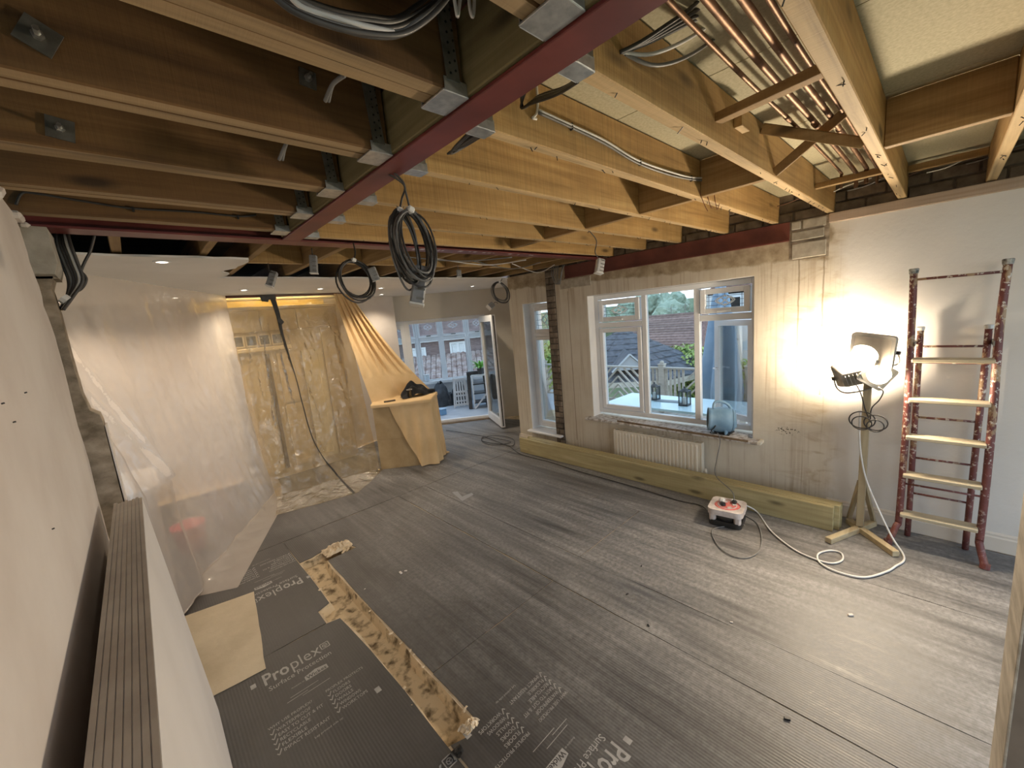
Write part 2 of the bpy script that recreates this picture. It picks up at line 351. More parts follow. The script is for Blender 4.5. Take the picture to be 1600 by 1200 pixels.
def polythene(name, tint, clear, gloss=.22, bscale=9.0, bstr=.55, rough=.16, streak=1.6):
    m, nt, b, o = new(name); nt.nodes.remove(b)
    v = vec(nt); t = N(nt, 'ShaderNodeBsdfTransparent'); t.inputs[0].default_value = (*[min(1, q*1.06) for q in tint], 1)
    d = N(nt, 'ShaderNodeBsdfDiffuse'); d.inputs[0].default_value = (*tint, 1); tl = N(nt, 'ShaderNodeBsdfTranslucent'); tl.inputs[0].default_value = (*tint, 1)
    g = N(nt, 'ShaderNodeBsdfGlossy'); g.inputs['Roughness'].default_value = rough
    h1 = nz(nt, v, bscale, 5, .55, 1.6); h2 = nz(nt, vec(nt, (1, 1, .7), rot=(.3, .25, 0)), bscale*.55, 2, .45, .9)
    rid = mth(nt, 'ABSOLUTE', mth(nt, 'SUBTRACT', h2, .5))
    k = N(nt, 'ShaderNodeBump'); nt.links.new(mth(nt, 'ADD', mth(nt, 'MULTIPLY', h1, .6), mth(nt, 'MULTIPLY', rid, streak)), k.inputs['Height']); k.inputs['Strength'].default_value = bstr; k.inputs['Distance'].default_value = .05
    for s in (d, tl, g): nt.links.new(k.outputs[0], s.inputs['Normal'])
    a = N(nt, 'ShaderNodeMixShader'); a.inputs[0].default_value = .5; nt.links.new(d.outputs[0], a.inputs[1]); nt.links.new(tl.outputs[0], a.inputs[2])
    c = N(nt, 'ShaderNodeMixShader'); nt.links.new(mth(nt, 'ADD', clear, mth(nt, 'MULTIPLY', mth(nt, 'SUBTRACT', nz(nt, v, 2.5, 3), .5), .25)), c.inputs[0]); nt.links.new(a.outputs[0], c.inputs[1]); nt.links.new(t.outputs[0], c.inputs[2])
    f = N(nt, 'ShaderNodeMixShader'); lw = N(nt, 'ShaderNodeLayerWeight'); lw.inputs[0].default_value = .35; nt.links.new(k.outputs[0], lw.inputs['Normal'])
    nt.links.new(mth(nt, 'ADD', mth(nt, 'MULTIPLY', lw.outputs['Fresnel'], gloss), .05), f.inputs[0]); nt.links.new(c.outputs[0], f.inputs[1]); nt.links.new(g.outputs[0], f.inputs[2]); nt.links.new(f.outputs[0], o.inputs[0]); return m
POLYW = polythene('milky_polythene', (.88, .805, .735), .42, .22, 4.0, .22)
POLYC = polythene('clear_polythene', (.84, .72, .52), .76, .75, 5.0, .62, .12, 1.5)
FLATP = M('creased_polythene_on_floor', (.47, .38, .25), (.60, .50, .35), (1, 1, 1), 3, 6, .4, 0, .5, .02)
CLOTH = M('peach_cotton_sheet', (.58, .40, .20), (.68, .49, .27), (1, 1, 1), 3, 4, .9, 0, .25, .004)
CABM = M('beige_cabinet', (.50, .44, .34), (.56, .50, .39), (1, 1, 1), 2, 3, .5)
CABW = M('white_cabinet', (.72, .69, .66), (.76, .73, .70), (1, 1, 1), 2, 3, .4)
DARKG = M('dark_oven_glass', (.03, .03, .03), rough=.2)

# ------------------------------------------------------------------ THE SETTING
FT = -0.006
# trench broken through the screed, and the floor around it
tr_out = [(.700, 1.40), (.79, 1.372), (.862, 1.385)] + [(.857+.012*n3(i*.9, 2, 0), 1.385+(3.39-1.385)*i/14) for i in range(1, 14)] + \
         [(.868, 3.395), (.98, 3.40), (1.108, 3.40), (1.065, 3.545), (.99, 3.585), (.90, 3.57), (.80, 3.535), (.702, 3.535), (.703, 3.2), (.697, 2.82), (.618, 2.79), (.616, 2.645), (.684, 2.625), (.70, 2.55)] + \
         [(.715+.012*n3(i*.8, 7, 0), 2.5+(1.42-2.5)*i/8) for i in range(1, 8)]
mb = MB(); outer = [(-2.2, -1.6), (5.9, -1.6), (5.9, 4.6), (5.9, 9.4), (-2.2, 9.4)]
loops = [[Vector((x, y, FT)) for x, y in outer], [Vector((x, y, FT)) for x, y in tr_out]]
flat = [p for l in loops for p in l]; mb.add(flat, [tuple(t) for t in tessellate_polygon(loops)])
floor = struct('floor', mb, SCREED)
# lining of the trench
def tr_inset(p, k):
    cx, cy = .785, 2.4
    return p
mb = MB(); n = len(tr_out); cen = []
for i in range(n):
    a, b_, c = Vector(tr_out[i-1]), Vector(tr_out[i]), Vector(tr_out[(i+1) % n]); t = (c-a).normalized(); cen.append(b_+Vector((-t.y, t.x))*.022)
mid = [Vector(p)*.45+Vector(q)*.55 for p, q in zip(tr_out, cen)]
vs = [(p[0], p[1], FT) for p in tr_out]+[(p.x, p.y, -.035) for p in mid]+[(p.x, p.y, -.062-.008*n3(p.x*9, p.y*9, 1)) for p in cen]
fs = []
for k in range(2):
    for i in range(n): j = (i+1) % n; fs.append((k*n+i, k*n+j, k*n+n+j, k*n+n+i))
mb.add(vs, fs); mb.add([(p.x, p.y, -.062-.008*n3(p.x*9, p.y*9, 1)) for p in cen], [tuple(t) for t in tessellate_polygon([[Vector((p.x, p.y, 0)) for p in cen]])])
SCREED2 = M('gouged_trench_screed', (.12, .085, .045), (.60, .47, .30), (1, 1, 1), 15, 10, .95, 0, .8, .012, .34, .52)
struct('trench_lining', mb, SCREED2, floor)
# crumbled lips of screed and insulation round the trench
mb = MB(); random.seed(3)
for i in range(46):
    if i % 2 and i < 34: continue
    if i < 20: x, y = .862+random.uniform(-.012, .012), random.uniform(1.4, 2.7)
    elif i < 34: x, y = .705+random.uniform(-.012, .012), random.uniform(1.42, 3.3)
    else: x, y = random.uniform(.92, 1.09), random.uniform(3.42, 3.58)
    s = random.uniform(.008, .02 if i < 34 else .035)
    mb.obox((x, y, FT+.001), (s*.9, s*2.0, s*.5), Matrix.Rotation(random.uniform(0, 3), 3, 'Z') @ Matrix.Rotation(random.uniform(-.4, .4), 3, 'X'), s*.2)
link('screed_crumbs', mb, SCREED, floor, kind='stuff')

# wall with the windows (inner face x = 4.0); z 2.40 is the top of the plaster
WX = 4.0
mb = MB()
outer = [(WX, -1.6, 0)]+[(WX, 4.24, 0)]+[(WX, 4.24, 2.40), (WX, -1.6, 2.40)]
w1 = [(WX, 1.135, .545), (WX, 2.90, .545), (WX, 2.90, 2.016), (WX, 1.135, 2.016)]
w2 = [(WX, 3.40, .23), (WX, 3.985, .23), (WX, 3.985, 2.012), (WX, 3.40, 2.012)]
mb.prism([(x, y, z-.1 if z == 0 else z) for x, y, z in outer], (.30, 0, 0), [w1, w2])
wall_r = struct('wall_right', mb, PLRAW)
# pale reveals lining both window openings
mb = MB()
for (y0, y1, z0, z1) in ((1.135, 2.90, .545, 2.016), (3.40, 3.985, .23, 2.012)):
    mb.box((WX+.004, y1-.006, z0), (WX+.19, y1, z1)); mb.box((WX+.004, y0, z0), (WX+.19, y0+.006, z1)); mb.box((WX+.004, y0, z1-.006), (WX+.19, y1, z1))
link('window_reveal', mb, REVEAL, wall_r)
# blocks left bare beside the end of the lintel
for k, (y0, y1, z0, z1) in enumerate(((.645, .868, 2.105, 2.225), (.66, .872, 2.245, 2.315), (.65, .80, 2.325, 2.395), (.81, .874, 2.33, 2.392))):
    mb = MB().box((WX-.012-.004*(k % 2), y0, z0), (WX+.05, y1, z1), .006); link('block', mb, BLOCKM, wall_r)
mb = MB().box((WX-.003, .63, 2.095), (WX+.02, .885, 2.4)); link('mortar_bed', mb, RENDER, wall_r)
mb = MB().box((WX-.006, 2.83, 2.13), (WX+.04, 3.30, 2.245), .006); link('block', mb, BLOCKM, wall_r)
# brick scar of the cross wall that was taken away
mb = MB().box((WX-.004, 3.375, .0), (WX+.03, 3.525, 2.39)); link('mortar_bed', mb, MORTAR, wall_r)
random.seed(11); z = .02; k = 0
while z < 2.33:
    h = .063+random.uniform(-.004, .004); off = random.uniform(-.006, .01)
    if k % 2: cuts = [(3.382, 3.455), (3.463, 3.518)]
    else: cuts = [(3.384, 3.516)]
    for a, b_ in cuts: link('brick', MB().box((WX-.014-off, a, z), (WX+.03, b_, z+h), .005), BRICKM, wall_r)
    z += .076; k += 1
# brickwork between the joist ends above the plate
mb = MB().box((WX+.03, -1.6, 2.40), (WX+.30, 4.24, 2.66)); struct('wall_right_upper', mb, MORTAR)
wu = bpy.data.objects['wall_right_upper']
for r in range(3):
    y = -1.3+(.11 if r % 2 else 0)
    while y < 2.9:
        L = .205; off = random.uniform(-.006, .008)
        link('brick', MB().box((WX+.018-off, y, 2.405+r*.078), (WX+.06, y+L, 2.405+r*.078+.066), .005), BRICKM, wu); y += .217
# timber wall plate and the steel over the window
tag(struct('wall_plate', MB().box((WX-.028, -1.6, 2.335), (WX+.02, .632, 2.402), .004), wood('pale_plate_wood', (.40, .29, .20), (.52, .40, .30), (.60, .48, .38), 'Y', .7, .2, .05)), 'pale timber plate along the top of the white wall above the ladder', 'timber')
bpy.data.objects['wall_plate']['kind'] = 'thing'
t = thing('steel_lintel', 'dark red steel lintel set into the wall over the big window', 'lintel', (WX, 2.0, 2.25))
link('web', MB().box((WX-.008, .885, 2.262), (WX+.05, 3.20, 2.40)), REDD, t); link('flange', MB().box((WX-.03, .885, 2.252), (WX+.05, 3.20, 2.263)), REDD, t)
# skirtings
mb = MB(); prof = [(0, 0), (-.018, 0), (-.018, .095), (-.012, .105), (-.012, .118), (-.004, .128), (0, .128)]
mb.prism([(WX+a, -1.6, b_) for a, b_ in prof], (0, 2.18, 0)); struct('baseboard_right', mb, SKIRT)
mb = MB(); mb.prism([(WX+a, 3.99, b_) for a, b_ in prof], (0, .25, 0)); mb.prism([(WX-.018, 4.24+a*-1, b_) for a, b_ in prof], (.9, 0, 0)); struct('baseboard_far', mb, SKIRT)
# short return and far diagonal wall with the door opening
mb = MB().prism([(WX, 4.24, -.1), (WX, 4.24, 2.42), (5.5, 5.30, 2.42), (5.5, 5.30, -.1)], (.15, -.15, 0)); struct('wall_return', mb, PAINT)
FARW = M('beige_far_wall', (.56, .52, .45), (.62, .58, .51), (1, 1, 1), 2, 4, .8)
DC = 7.42; DTOP = 1.945
mb = MB().prism([dp(-3.2, DC, -.1), dp(1.25, DC, -.1), dp(1.25, DC, 2.45), dp(-3.2, DC, 2.45)], DN*.25, [[dp(-1.95, DC, .0), dp(.43, DC, .0), dp(.43, DC, DTOP), dp(-1.95, DC, DTOP)]])
struct('wall_back', mb, FARW)
# near stub wall with broken plaster end (x = -0.225)
LXF = -.225
face = [(LXF, -1.6, -.05), (LXF, 2.55, -.05)]+jag((LXF, 2.56, 0), (LXF, 2.60, 1.9), 22, .03, 3, (0, 1, 0))+jag((LXF, 2.62, 1.9), (LXF, 2.45, 2.395), 12, .07, 5, (0, 1, 0))+jag((LXF, 2.40, 2.395), (LXF, -1.6, 2.395), 40, .02, 1, (0, 0, 1))+[(LXF, -1.6, 2.395)]
mb = MB().prism(face, (-.016, 0, 0)); wl = struct('wall_left', mb, PAINT)
link('blockwork_core', MB().box((LXF-.016, -1.6, -.05), (LXF-.13, 2.66, 2.40)), RENDER, wl)
sil = [(-.42, 0), (-.152, 0), (-.152, .75), (-.155, 1.15), (-.153, 1.54), (-.158, 1.575), (-.185, 1.60), (-.196, 1.68), (-.199, 1.85), (-.198, 2.05), (-.203, 2.15), (-.186, 2.20), (-.17, 2.19), (-.42, 2.19)]
mb = MB().prism([(x, 2.655, z) for x, z in sil], (0, .13, 0)); link('broken_return', mb, RENDER, wl)
mb = MB().box((-.150, 2.66, 0), (-.146, 2.78, 1.52)); link('plaster_edge', mb, PAINT, wl)
pad = [(-.42, 2.20), (-.175, 2.20), (-.160, 2.245), (-.163, 2.39), (-.42, 2.395)]
link('padstone', MB().prism([(x, 2.58, z) for x, z in pad], (0, .26, 0)), CONC, wl)
for k, (y, z, s) in enumerate(((2.42, 2.398, .05), (2.56, 2.40, .035), (2.1, 2.40, .06), (1.9, 2.40, .045))):
    link('plaster_lump', MB().obox((LXF+.005, y, z-.01), (.03, s*1.8, s*.55), Matrix.Rotation(.2*k, 3, 'X'), .008), PAINT, wl)
for k, (u, v) in enumerate(((38, 614), (2, 631), (81, 827), (20, 660))):
    p = fX(u, v, LXF); link('nail', MB().tube([p, p+Vector((.005, 0, .001))], .0018, 6), BLACKP, wl)
# kitchen side walls behind the sheets
mb = MB().prism([(-1.75, 2.7, -.1), (-1.75, 7.6, -.1), (-1.75, 7.6, 2.45), (-1.75, 2.7, 2.45)], (-.2, 0, 0), [[(-1.75, 3.5, 1.0), (-1.75, 5.9, 1.0), (-1.75, 5.9, 2.1), (-1.75, 3.5, 2.1)]])
struct('wall_kitchen', mb, PAINT)
struct('wall_kitchen_end', MB().box((-1.75, 6.5, -.1), (3.4, 6.7, 2.45)), PAINT)
struct('wall_kitchen_near', MB().box((-1.95, 2.665, -.1), (-.43, 2.80, 2.45)), PAINT)
# lower ceiling of plasterboard, torn back along its near edges
cz = 2.385
edge = [(-1.75, 3.2)]+[(p.x, p.y) for p in jag((-1.6, 3.2, 0), (.66, 3.21, 0), 26, .03, 2, (0, 1, 0))]+[(p.x, p.y) for p in jag((.68, 3.22, 0), (.64, 4.12, 0), 9, .06, 4, (1, 0, 0))]+[(p.x, p.y) for p in jag((.62, 4.16, 0), (4.02, 4.2, 0), 44, .025, 6, (0, 1, 0))]
poly = [(x, y, cz) for x, y in edge]+[(4.02, 4.22, cz), (5.45, 5.25, cz), (2.2, 7.75, cz), (-1.75, 7.75, cz)]
mb = MB().prism(poly, (0, 0, .0125)); ceil = struct('ceiling', mb, CEILP)
# upper floor boards seen between the joists
up = struct('ceiling_upper', MB().box((-2.0, -1.7, 2.640), (4.3, 6.8, 2.66)), CHIPD)
for (x0, x1) in ((.80, 1.62), (1.625, 2.42), (2.425, 3.22), (3.225, 4.02)):
    for (y0, y1) in ((-1.6, -.42), (-.415, .77), (.775, 2.62)):
        link('chipboard_panel', MB().box((x0, y0, 2.612), (x1, y1, 2.634)), CHIP, up)
for i in range(9): link('floorboard', MB().box((-.6, .1+i*.29, 2.612), (.80, .1+i*.29+.284, 2.634)), CHIPD, up)
for i in range(13): link('floorboard', MB().box((-1.9+i*.46, 2.76, 2.60), (-1.9+i*.46+.455, 6.0, 2.62)), CHIPD, up)
# ------------------------------------------------------------------ STEEL AND TIMBER OVERHEAD
t = thing('steel_beam', 'long dark red steel beam running overhead between the two bays of joists', 'beam', (.785, 1.1, 2.40))
link('bottom_flange', MB().box((.737, -1.55, 2.398), (.832, 2.615, 2.409), .002), RED, t)
link('web', MB().box((.778, -1.55, 2.409), (.790, 2.615, 2.60)), RED, t)
link('top_flange', MB().box((.737, -1.55, 2.60), (.832, 2.615, 2.611), .002), RED, t)
link('packing_timber', MB().box((.728, -1.55, 2.411), (.777, 2.60, 2.598), .003), OLIVE, t)
link('packing_timber', MB().box((.791, -1.55, 2.411), (.845, 2.60, 2.598), .003), OLIVE, t)
t = thing('steel_beam', 'shorter red steel beam crossing the room at the edge of the kitchen ceiling', 'beam', (1.8, 2.68, 2.40))
link('bottom_flange', MB().box((-.34, 2.62, 2.398), (3.97, 2.745, 2.409), .002), RED, t)
link('web', MB().box((-.34, 2.675, 2.409), (3.97, 2.687, 2.60)), RED, t)
link('top_flange', MB().box((-.34, 2.62, 2.588), (3.97, 2.745, 2.599), .002), RED, t)
WPRINT = M('worn_white_mill_print', (.5, .45, .46), (.62, .58, .60), (1, 1, 1), 20, 3, .7)
mb = MB(); random.seed(5)
for i in range(26):
    x = 1.62+i*.05+random.uniform(-.01, .01)
    if random.random() < .75: mb.obox((x, 2.652+random.uniform(-.006, .012), 2.3974), (random.uniform(.012, .036), random.uniform(.02, .05), .0008))
link('paint_mark', mb, WPRINT, t)

ORD = ['first', 'second', 'third', 'fourth', 'fifth', 'sixth', 'seventh', 'eighth', 'ninth', 'tenth', 'eleventh', 'twelfth']
BOLT = M('bright_bolt', (.5, .48, .45), (.7, .68, .65), (1, 1, 1), 30, 2, .3, .9)
def hanger(parent, y0, y1, side):
    """galvanised joist hanger: a tray under the joist end and a perforated strap up its face"""
    x0, x1 = (.655, .733) if side < 0 else (.838, .915)
    xs = (x0+.012, x0+.052) if side < 0 else (x1-.05, x1-.012)
    mb = MB().box((x0, y0-.004, 2.4035), (x1, y1+.004, 2.4085), .001)
    mb.box((x0+.004, y0-.006, 2.4035), (x1-.004, y0-.003, 2.436), .001); mb.box((x0+.004, y1+.003, 2.4035), (x1-.004, y1+.006, 2.436), .001)
    h = link('joist_hanger', mb, GALV, parent)
    pth = [(xs[0], 2.43), (xs[1], 2.43), (xs[1]+.006*side, 2.5), (xs[1]-.012*side*-1, 2.60), (xs[0]-.012*side*-1, 2.60), (xs[0]+.004*side, 2.5)]
    link('hanger_strap', MB().prism([(x, y0-.008, z) for x, z in pth], (0, .003, 0)), DGALV, h)
    mb = MB()
    for i in range(7):
        for k in (0, 1): mb.lathe((xs[0]+.012+k*.016, y0-.0095, 2.445+i*.022+k*.009), [(.003, 0), (.003, .0012)], 8, (0, 1, 0))
    link('nail_hole', mb, BLACKP, h)
# dark doubled joists of the old bay
for i, (y0, y1, zt) in enumerate(((.500, .595, 0), (.862, .958, 0), (1.270, 1.365, 0), (1.676, 1.772, 0), (2.055, 2.147, 0), (2.43, 2.515, 0))):
    t = thing('double_joist', f'dark doubled joist on the long red beam, {ORD[5-i]} from the shorter steel beam', 'joist', (0, y0, 2.41), 'dark doubled joists')
    ym = (y0+y1)/2
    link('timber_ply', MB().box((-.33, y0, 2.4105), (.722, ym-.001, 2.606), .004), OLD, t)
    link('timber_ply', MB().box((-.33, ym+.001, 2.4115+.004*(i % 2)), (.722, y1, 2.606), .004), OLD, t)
    hanger(t, y0, y1, -1)
    for (u, v, s, r) in ({2: [(60, 58, .055, .5), (480, 124, .045, .1)], 3: [(95, 205, .055, .15)]}.get(i, [])):
        p = fY(u, v, y0); p.z = min(max(p.z, 2.46), 2.57)
        w = link('washer_plate', MB().obox((p.x, y0-.004, p.z), (s, .004, s), Matrix.Rotation(r, 3, 'Y')), DGALV, t)
        link('bolt', MB().lathe((p.x, y0-.006, p.z), [(.010, 0), (.010, -.008), (.0055, -.009), (.0055, -.028)], 6, (0, 1, 0)), BOLT, w)
# golden joists of the window bay
RJ = [(-.578, -.532), (-.180, -.134), (.214, .260), (.605, .651), (.966, 1.012), (1.345, 1.391), (1.766, 1.812), (2.132, 2.178), (2.522, 2.568)]
random.seed(9)
for i, (y0, y1) in enumerate(RJ):
    t = thing('golden_joist', f'golden sawn joist reaching the window wall, {ORD[8-i]} from the shorter steel beam', 'joist', (2.4, y0, 2.41), 'golden sawn joists')
    link('timber', MB().box((.846, y0, 2.4105), (4.10 if i > 2 else 4.025, y1, 2.606), .003), NEW, t)
    hanger(t, y0, y1, 1)
    mb = MB()
    for k in range(16):
        x = random.uniform(1.0, 3.9); a = random.uniform(-.6, .6)
        mb.tube([(x, random.uniform(y0+.008, y1-.008), 2.413), (x+.012*math.sin(a), random.uniform(y0+.01, y1-.01), 2.413-random.uniform(.006, .018))], .0016, 5)
    link('bent_nail', mb, BLACKP, t, kind='stuff')
# noggins between them
for i in range(1, 8):
    if i == 2: continue
    y0, y1 = RJ[i][1], RJ[i+1][0]; x = 2.44+.012*((i*7) % 3)
    tag(link('noggin', MB().box((x, y0+.001, 2.412+.003*(i % 2)), (x+.046, y1-.001, 2.602), .003), NEWY),
        f'solid noggin between the {ORD[7-i]} and {ORD[8-i]} golden joists from the shorter steel beam', 'noggin', 'solid noggins')
# herringbone strut, batten and block between the two joists that carry the pipes
t = thing('herringbone_strut', 'crossed pair of dark timber struts between golden joists under the copper pipes', 'strut', (2.3, .43, 2.5))
link('strut', MB().bar((2.20, .600, 2.575), (2.33, .264, 2.425), .040, .034, (1, 0, .3), .002), NEWY, t)
link('strut', MB().bar((2.42, .600, 2.43), (2.27, .264, 2.585), .040, .034, (1, 0, .3), .002), NEWY, t)
tag(link('pipe_batten', MB().bar((1.69, .603, 2.492), (1.60, .262, 2.478), .045, .03, (0, 0, 1), .002), NEWY), 'short rough batten across two golden joists below the copper pipes, farther from the window wall', 'batten')
tag(link('pipe_batten', MB().box((3.30, .262, 2.475), (3.345, .603, 2.505), .002), NEWY), 'rough batten under the copper pipes beside the window wall', 'batten')
p = fY(1153, 196, .603); tag(link('timber_block', MB().box((p.x-.045, .575, p.z-.02), (p.x+.05, .604, p.z+.03), .002), NEW), 'small offcut block nailed to the side of a golden joist by the batten', 'block')
tag(link('wall_batten', MB().box((3.88, -.134+.002, 2.55), (3.92, .212, 2.59), .002), NEWY), 'pale batten fixed between two joists close to the brickwork', 'batten')
tag(link('wall_batten', MB().box((3.80, .262, 2.575), (3.84, .603, 2.61), .002), NEWY), 'batten fixed against the ceiling board at the ends of the copper pipes', 'batten')
# copper pipes
for i, (y, r, z, x1) in enumerate(((.490, .0075, 2.556, 3.42), (.430, .011, 2.556, 3.52), (.375, .011, 2.558, 3.46), (.333, .0075, 2.556, 3.55), (.300, .0075, 2.56, 3.40))):
    t = thing('copper_pipe', ['thin copper pipe beside the side of the golden joist with the small block', 'thick copper pipe, second of the row counted from the small block', 'thick copper pipe in the middle of the row of five', 'thin copper pipe, fourth of the row counted from the small block', 'thin copper pipe tight under the joist, fifth from the small block'][i], 'pipe', (2, y, z), 'copper pipes between two joists')
    link('tube', MB().tube(spline([(.86, y, z), (1.6, y+.004, z), (2.4, y-.004, z), (x1-.06, y, z), (x1, y, z-.02), (x1+.02, y, z-.09)], 6), r, 10), COPPER, t, True)
    link('solder_joint', MB().tube([(2.1+.2*i, y-.001, z), (2.16+.2*i, y-.002, z)], r+.002, 10), COPPER, t, True)
# smaller joists over the kitchen end
fx = [-1.3, -.85, -.40, .04, .44, .715, 1.165, 1.64, 2.10, 2.56, 3.02, 3.48, 3.90]
for i, x in enumerate(fx):
    y1 = 4.2+.2 if x > .6 else 3.4
    tag(link('kitchen_joist', MB().box((x-.022, 2.76, 2.412), (x+.022, 6.4, 2.575), .003), FARJ), f'slim joist above the kitchen end beyond the shorter steel beam, {ORD[len(fx)-1-i] if len(fx)-1-i < 12 else "thirteenth"} from the window wall', 'joist', 'slim kitchen joists')
for i in range(5, 12):
    y = 3.55+.03*(i % 3)
    tag(link('kitchen_noggin', MB().box((fx[i]+.023, y, 2.43), (fx[i+1]-.023, y+.045, 2.57), .003), NEW), f'short noggin between slim kitchen joists {["beside the window wall", "in the second gap from the window wall", "in the third gap from the window wall", "in the fourth gap from the window wall", "in the fifth gap from the window wall", "in the sixth gap from the window wall", "in the seventh gap from the window wall"][11-i]}', 'noggin', 'noggins over the kitchen end')

# ------------------------------------------------------------------ CABLES OVERHEAD
def cable(name, pts, r, m, label, group=None, k=6, cat='cable'):
    return tag(link(name, MB().tube(spline(pts, k), r, 7), m, None, True), label, cat, group)
random.seed(21)
b0 = [(400, -30), (452, 18), (520, 46), (575, 58), (620, 60), (655, 42), (690, 12), (715, -25)]
for i in range(7):
    o = random.uniform(-10, 8); yy = .66+.028*i
    cable('cable', [fY(u+random.uniform(-6, 6), v+o*(1-abs(q-3.5)/5)-i*5, yy) for q, (u, v) in enumerate(b0)],   .0040 if i % 3 else .0048, [DARKCAB, GREYCAB, DARKCAB][i % 3], f'dark cable in the sagging bundle by the red beam, {ORD[6-i]} strand from the kitchen', 'sagging cable bundle')
cable('cable', [fY(440, -25, .70), fY(470, 10, .70), fY(530, 30, .69), fY(585, 44, .68), fY(615, 50, .68)], .0042, WHITECAB, 'cut white cable lying along the sagging dark bundle near the red beam')
cable('cable', [fY(706, -30, .70), fY(713, 18, .70), fY(716, 22, .70), fY(722, -20, .70), fY(730, -22, .70), fY(735, 18, .70), fY(740, 22, .70), fY(742, -30, .70)], .0036, WHITECAB, 'white cable hanging in two loops beside the red beam')
for i, (dx, m) in enumerate(((0, DARKCAB), (14, DARKCAB), (30, DARKCAB), (48, GREYCAB), (66, WHITECAB), (92, GREYCAB))):
    sag = 0 if i < 4 else (18 if i == 4 else 36)
    cable('cable', [fY(968+i, 82, .606), fY(1000+dx*.3, 66+sag, .57), fY(1040+dx*.6, 40+sag, .53), fY(1085+dx, 8, .49), fY(1110+dx, -25, .47)], .0052, m,
          ['dark cable, first of the fan rising from a joist hole to the copper pipes', 'dark cable, second of the fan rising to the copper pipes', 'dark cable, third of the fan rising to the copper pipes', 'grey cable rising steepest toward the copper pipes', 'white cable looping loosely toward the copper pipes', 'grey cable drooping lowest of the fan by the copper pipes'][i], 'fan of cables by the copper pipes')
for i in range(5):
    cable('cable', [fY(822-i*2, 140-i, .90), fY(814+i, 168, .955), fY(830+i*3, 162-i*3, .9), fY(870+i*3, 148-i*3, .78), fY(903+i*2, 128-i*3, .66)], .0042, DARKCAB if i != 3 else GREYCAB, f'dark cable crossing between golden joists at the red beam, {ORD[i]} of five upwards', 'cables crossing near the red beam')
cable('cable', [fY(838, 132, .9655), fY(840, 160, .962), fY(838, 178, .962), fY(832, 184, .962), fY(838, 186, .9655)], .0042, WHITECAB, 'short white cable looped down at the joist near the red beam')
twin = [(842, 172), (890, 194), (945, 220), (995, 250), (1045, 268), (1080, 276), (1104, 278)]
for i in range(2):
    t = thing('cable', ['grey twin cable clipped along a golden joist, upper run', 'grey twin cable clipped along a golden joist, lower run'][i], 'cable', fY(842, 172, .955), 'twin cables clipped to the joist')
    link('sheath', MB().tube(spline([fY(u, v+i*4.5+2*n3(u*.02, i, 0), .958) for u, v in twin], 6), .0048, 7), GREYCAB if i else WHITECAB, t, True)
    for (u, v) in ((893, 196), (1000, 252), (1080, 277)):
        p = fY(u, v+i*4, .960); link('clip', MB().obox(p, (.006, .012, .016), None, .001), BLACKP, t)
for i in range(3):
    cable('wire', [fY(1086+i*12, 262, 1.0), fY(1090+i*12, 290, .97), fY(1100+i*10, 318+i*4, .96), fY(1106+i*9, 330-i*6, .95)], .002, M('red_brown_wire', (.22, .07, .04)), ['longest', 'middle', 'shortest'][i]+' thin red brown wire dangling at the end of the clipped twin cable', 'red brown wires')
for i in range(4):
    cable('cable', [fY(752-i*3, 200-i, 1.0), fY(724-i*4, 222+i*2, 1.15), fY(700+i*2, 240, 1.22), fY(712+i*8, 232-i*3, 1.2), fY(748+i*4, 208, 1.02)], .004, DARKCAB, f'dark cable looped under the long red beam between golden joists, {ORD[i]} of four', 'looped cables under the beam')
for i, (u, v) in enumerate(((512, 140), (440, 232))):
    for k in range(2): cable('cable', [fY(u+26, v-22, 1.0+.36*i), fY(u+8, v-8, 1.05+.36*i), fY(u-4+k*5, v+18, 1.1+.36*i)], .005, GREYCAB, [['thicker', 'thinner'][k]+' grey cable end poking down near the square washer', ['upper', 'lower'][k]+' grey cable end poking down beside a dark doubled joist'][i], ['grey cable ends near the washer', 'grey cable ends at third joist'][i])
t = thing('cable', 'thin dark cable clipped along the side of the last doubled joist', 'cable', fY(25, 300, 2.42))
link('sheath', MB().tube(spline([fY(25, 320, 2.422), fY(35, 302, 2.424), fY(60, 303, 2.424), fY(140, 316, 2.424), (fY(210, 326, 2.424)), fY(300, 331, 2.424), fY(372, 338, 2.424), fY(400, 336, 2.424)], 6), .0045, 6), DARKCAB, t, True)
for (u, v) in ((208, 327), (372, 339)): link('clip', MB().obox(fY(u, v, 2.424), (.008, .012, .02)), BLACKP, t)
# cables over the stub wall
for i in range(6):
    o = i*5; yy = 2.80-.01*i
    cable('cable', [fY(86+o*.8, 366, yy+.05), fY(86+o, 384, yy), fY(96+o, 410, yy), fY(107+o*.9, 438, yy), fY(105+o*.4, 462, yy), fY(94+i, 484, yy-.03)], .0068, [DARKCAB, GREYCAB, DARKCAB, DARKCAB, WHITECAB, DARKCAB][i], ['dark', 'grey', 'dark', 'dark', 'pale', 'dark'][i]+f' cable in the bundle over the broken stub wall, {ORD[i]} from the padstone', 'bundle over the stub wall')
cable('cable', [fY(148, 366, 2.8), fY(141, 392, 2.8), fY(131, 412, 2.8), fY(120, 440, 2.8), fY(113, 455, 2.8)], .006, DARKCAB, 'dark cable dropping alone from the steel to the bundle by the stub wall')
cable('cable', [fY(112, 412, 2.8), fY(132, 430, 2.8), fY(134, 440, 2.8), fY(126, 452, 2.8), fY(114, 457, 2.8)], .006, DARKCAB, 'short looped dark cable bulging out of the bundle by the stub wall')
tag(link('cable_tie', MB().tube([fY(97, 465, 2.745), fY(105, 470, 2.745)], .022, 8), CLIP), 'pale tape wrapped round the cable bundle at the stub wall', 'tie')

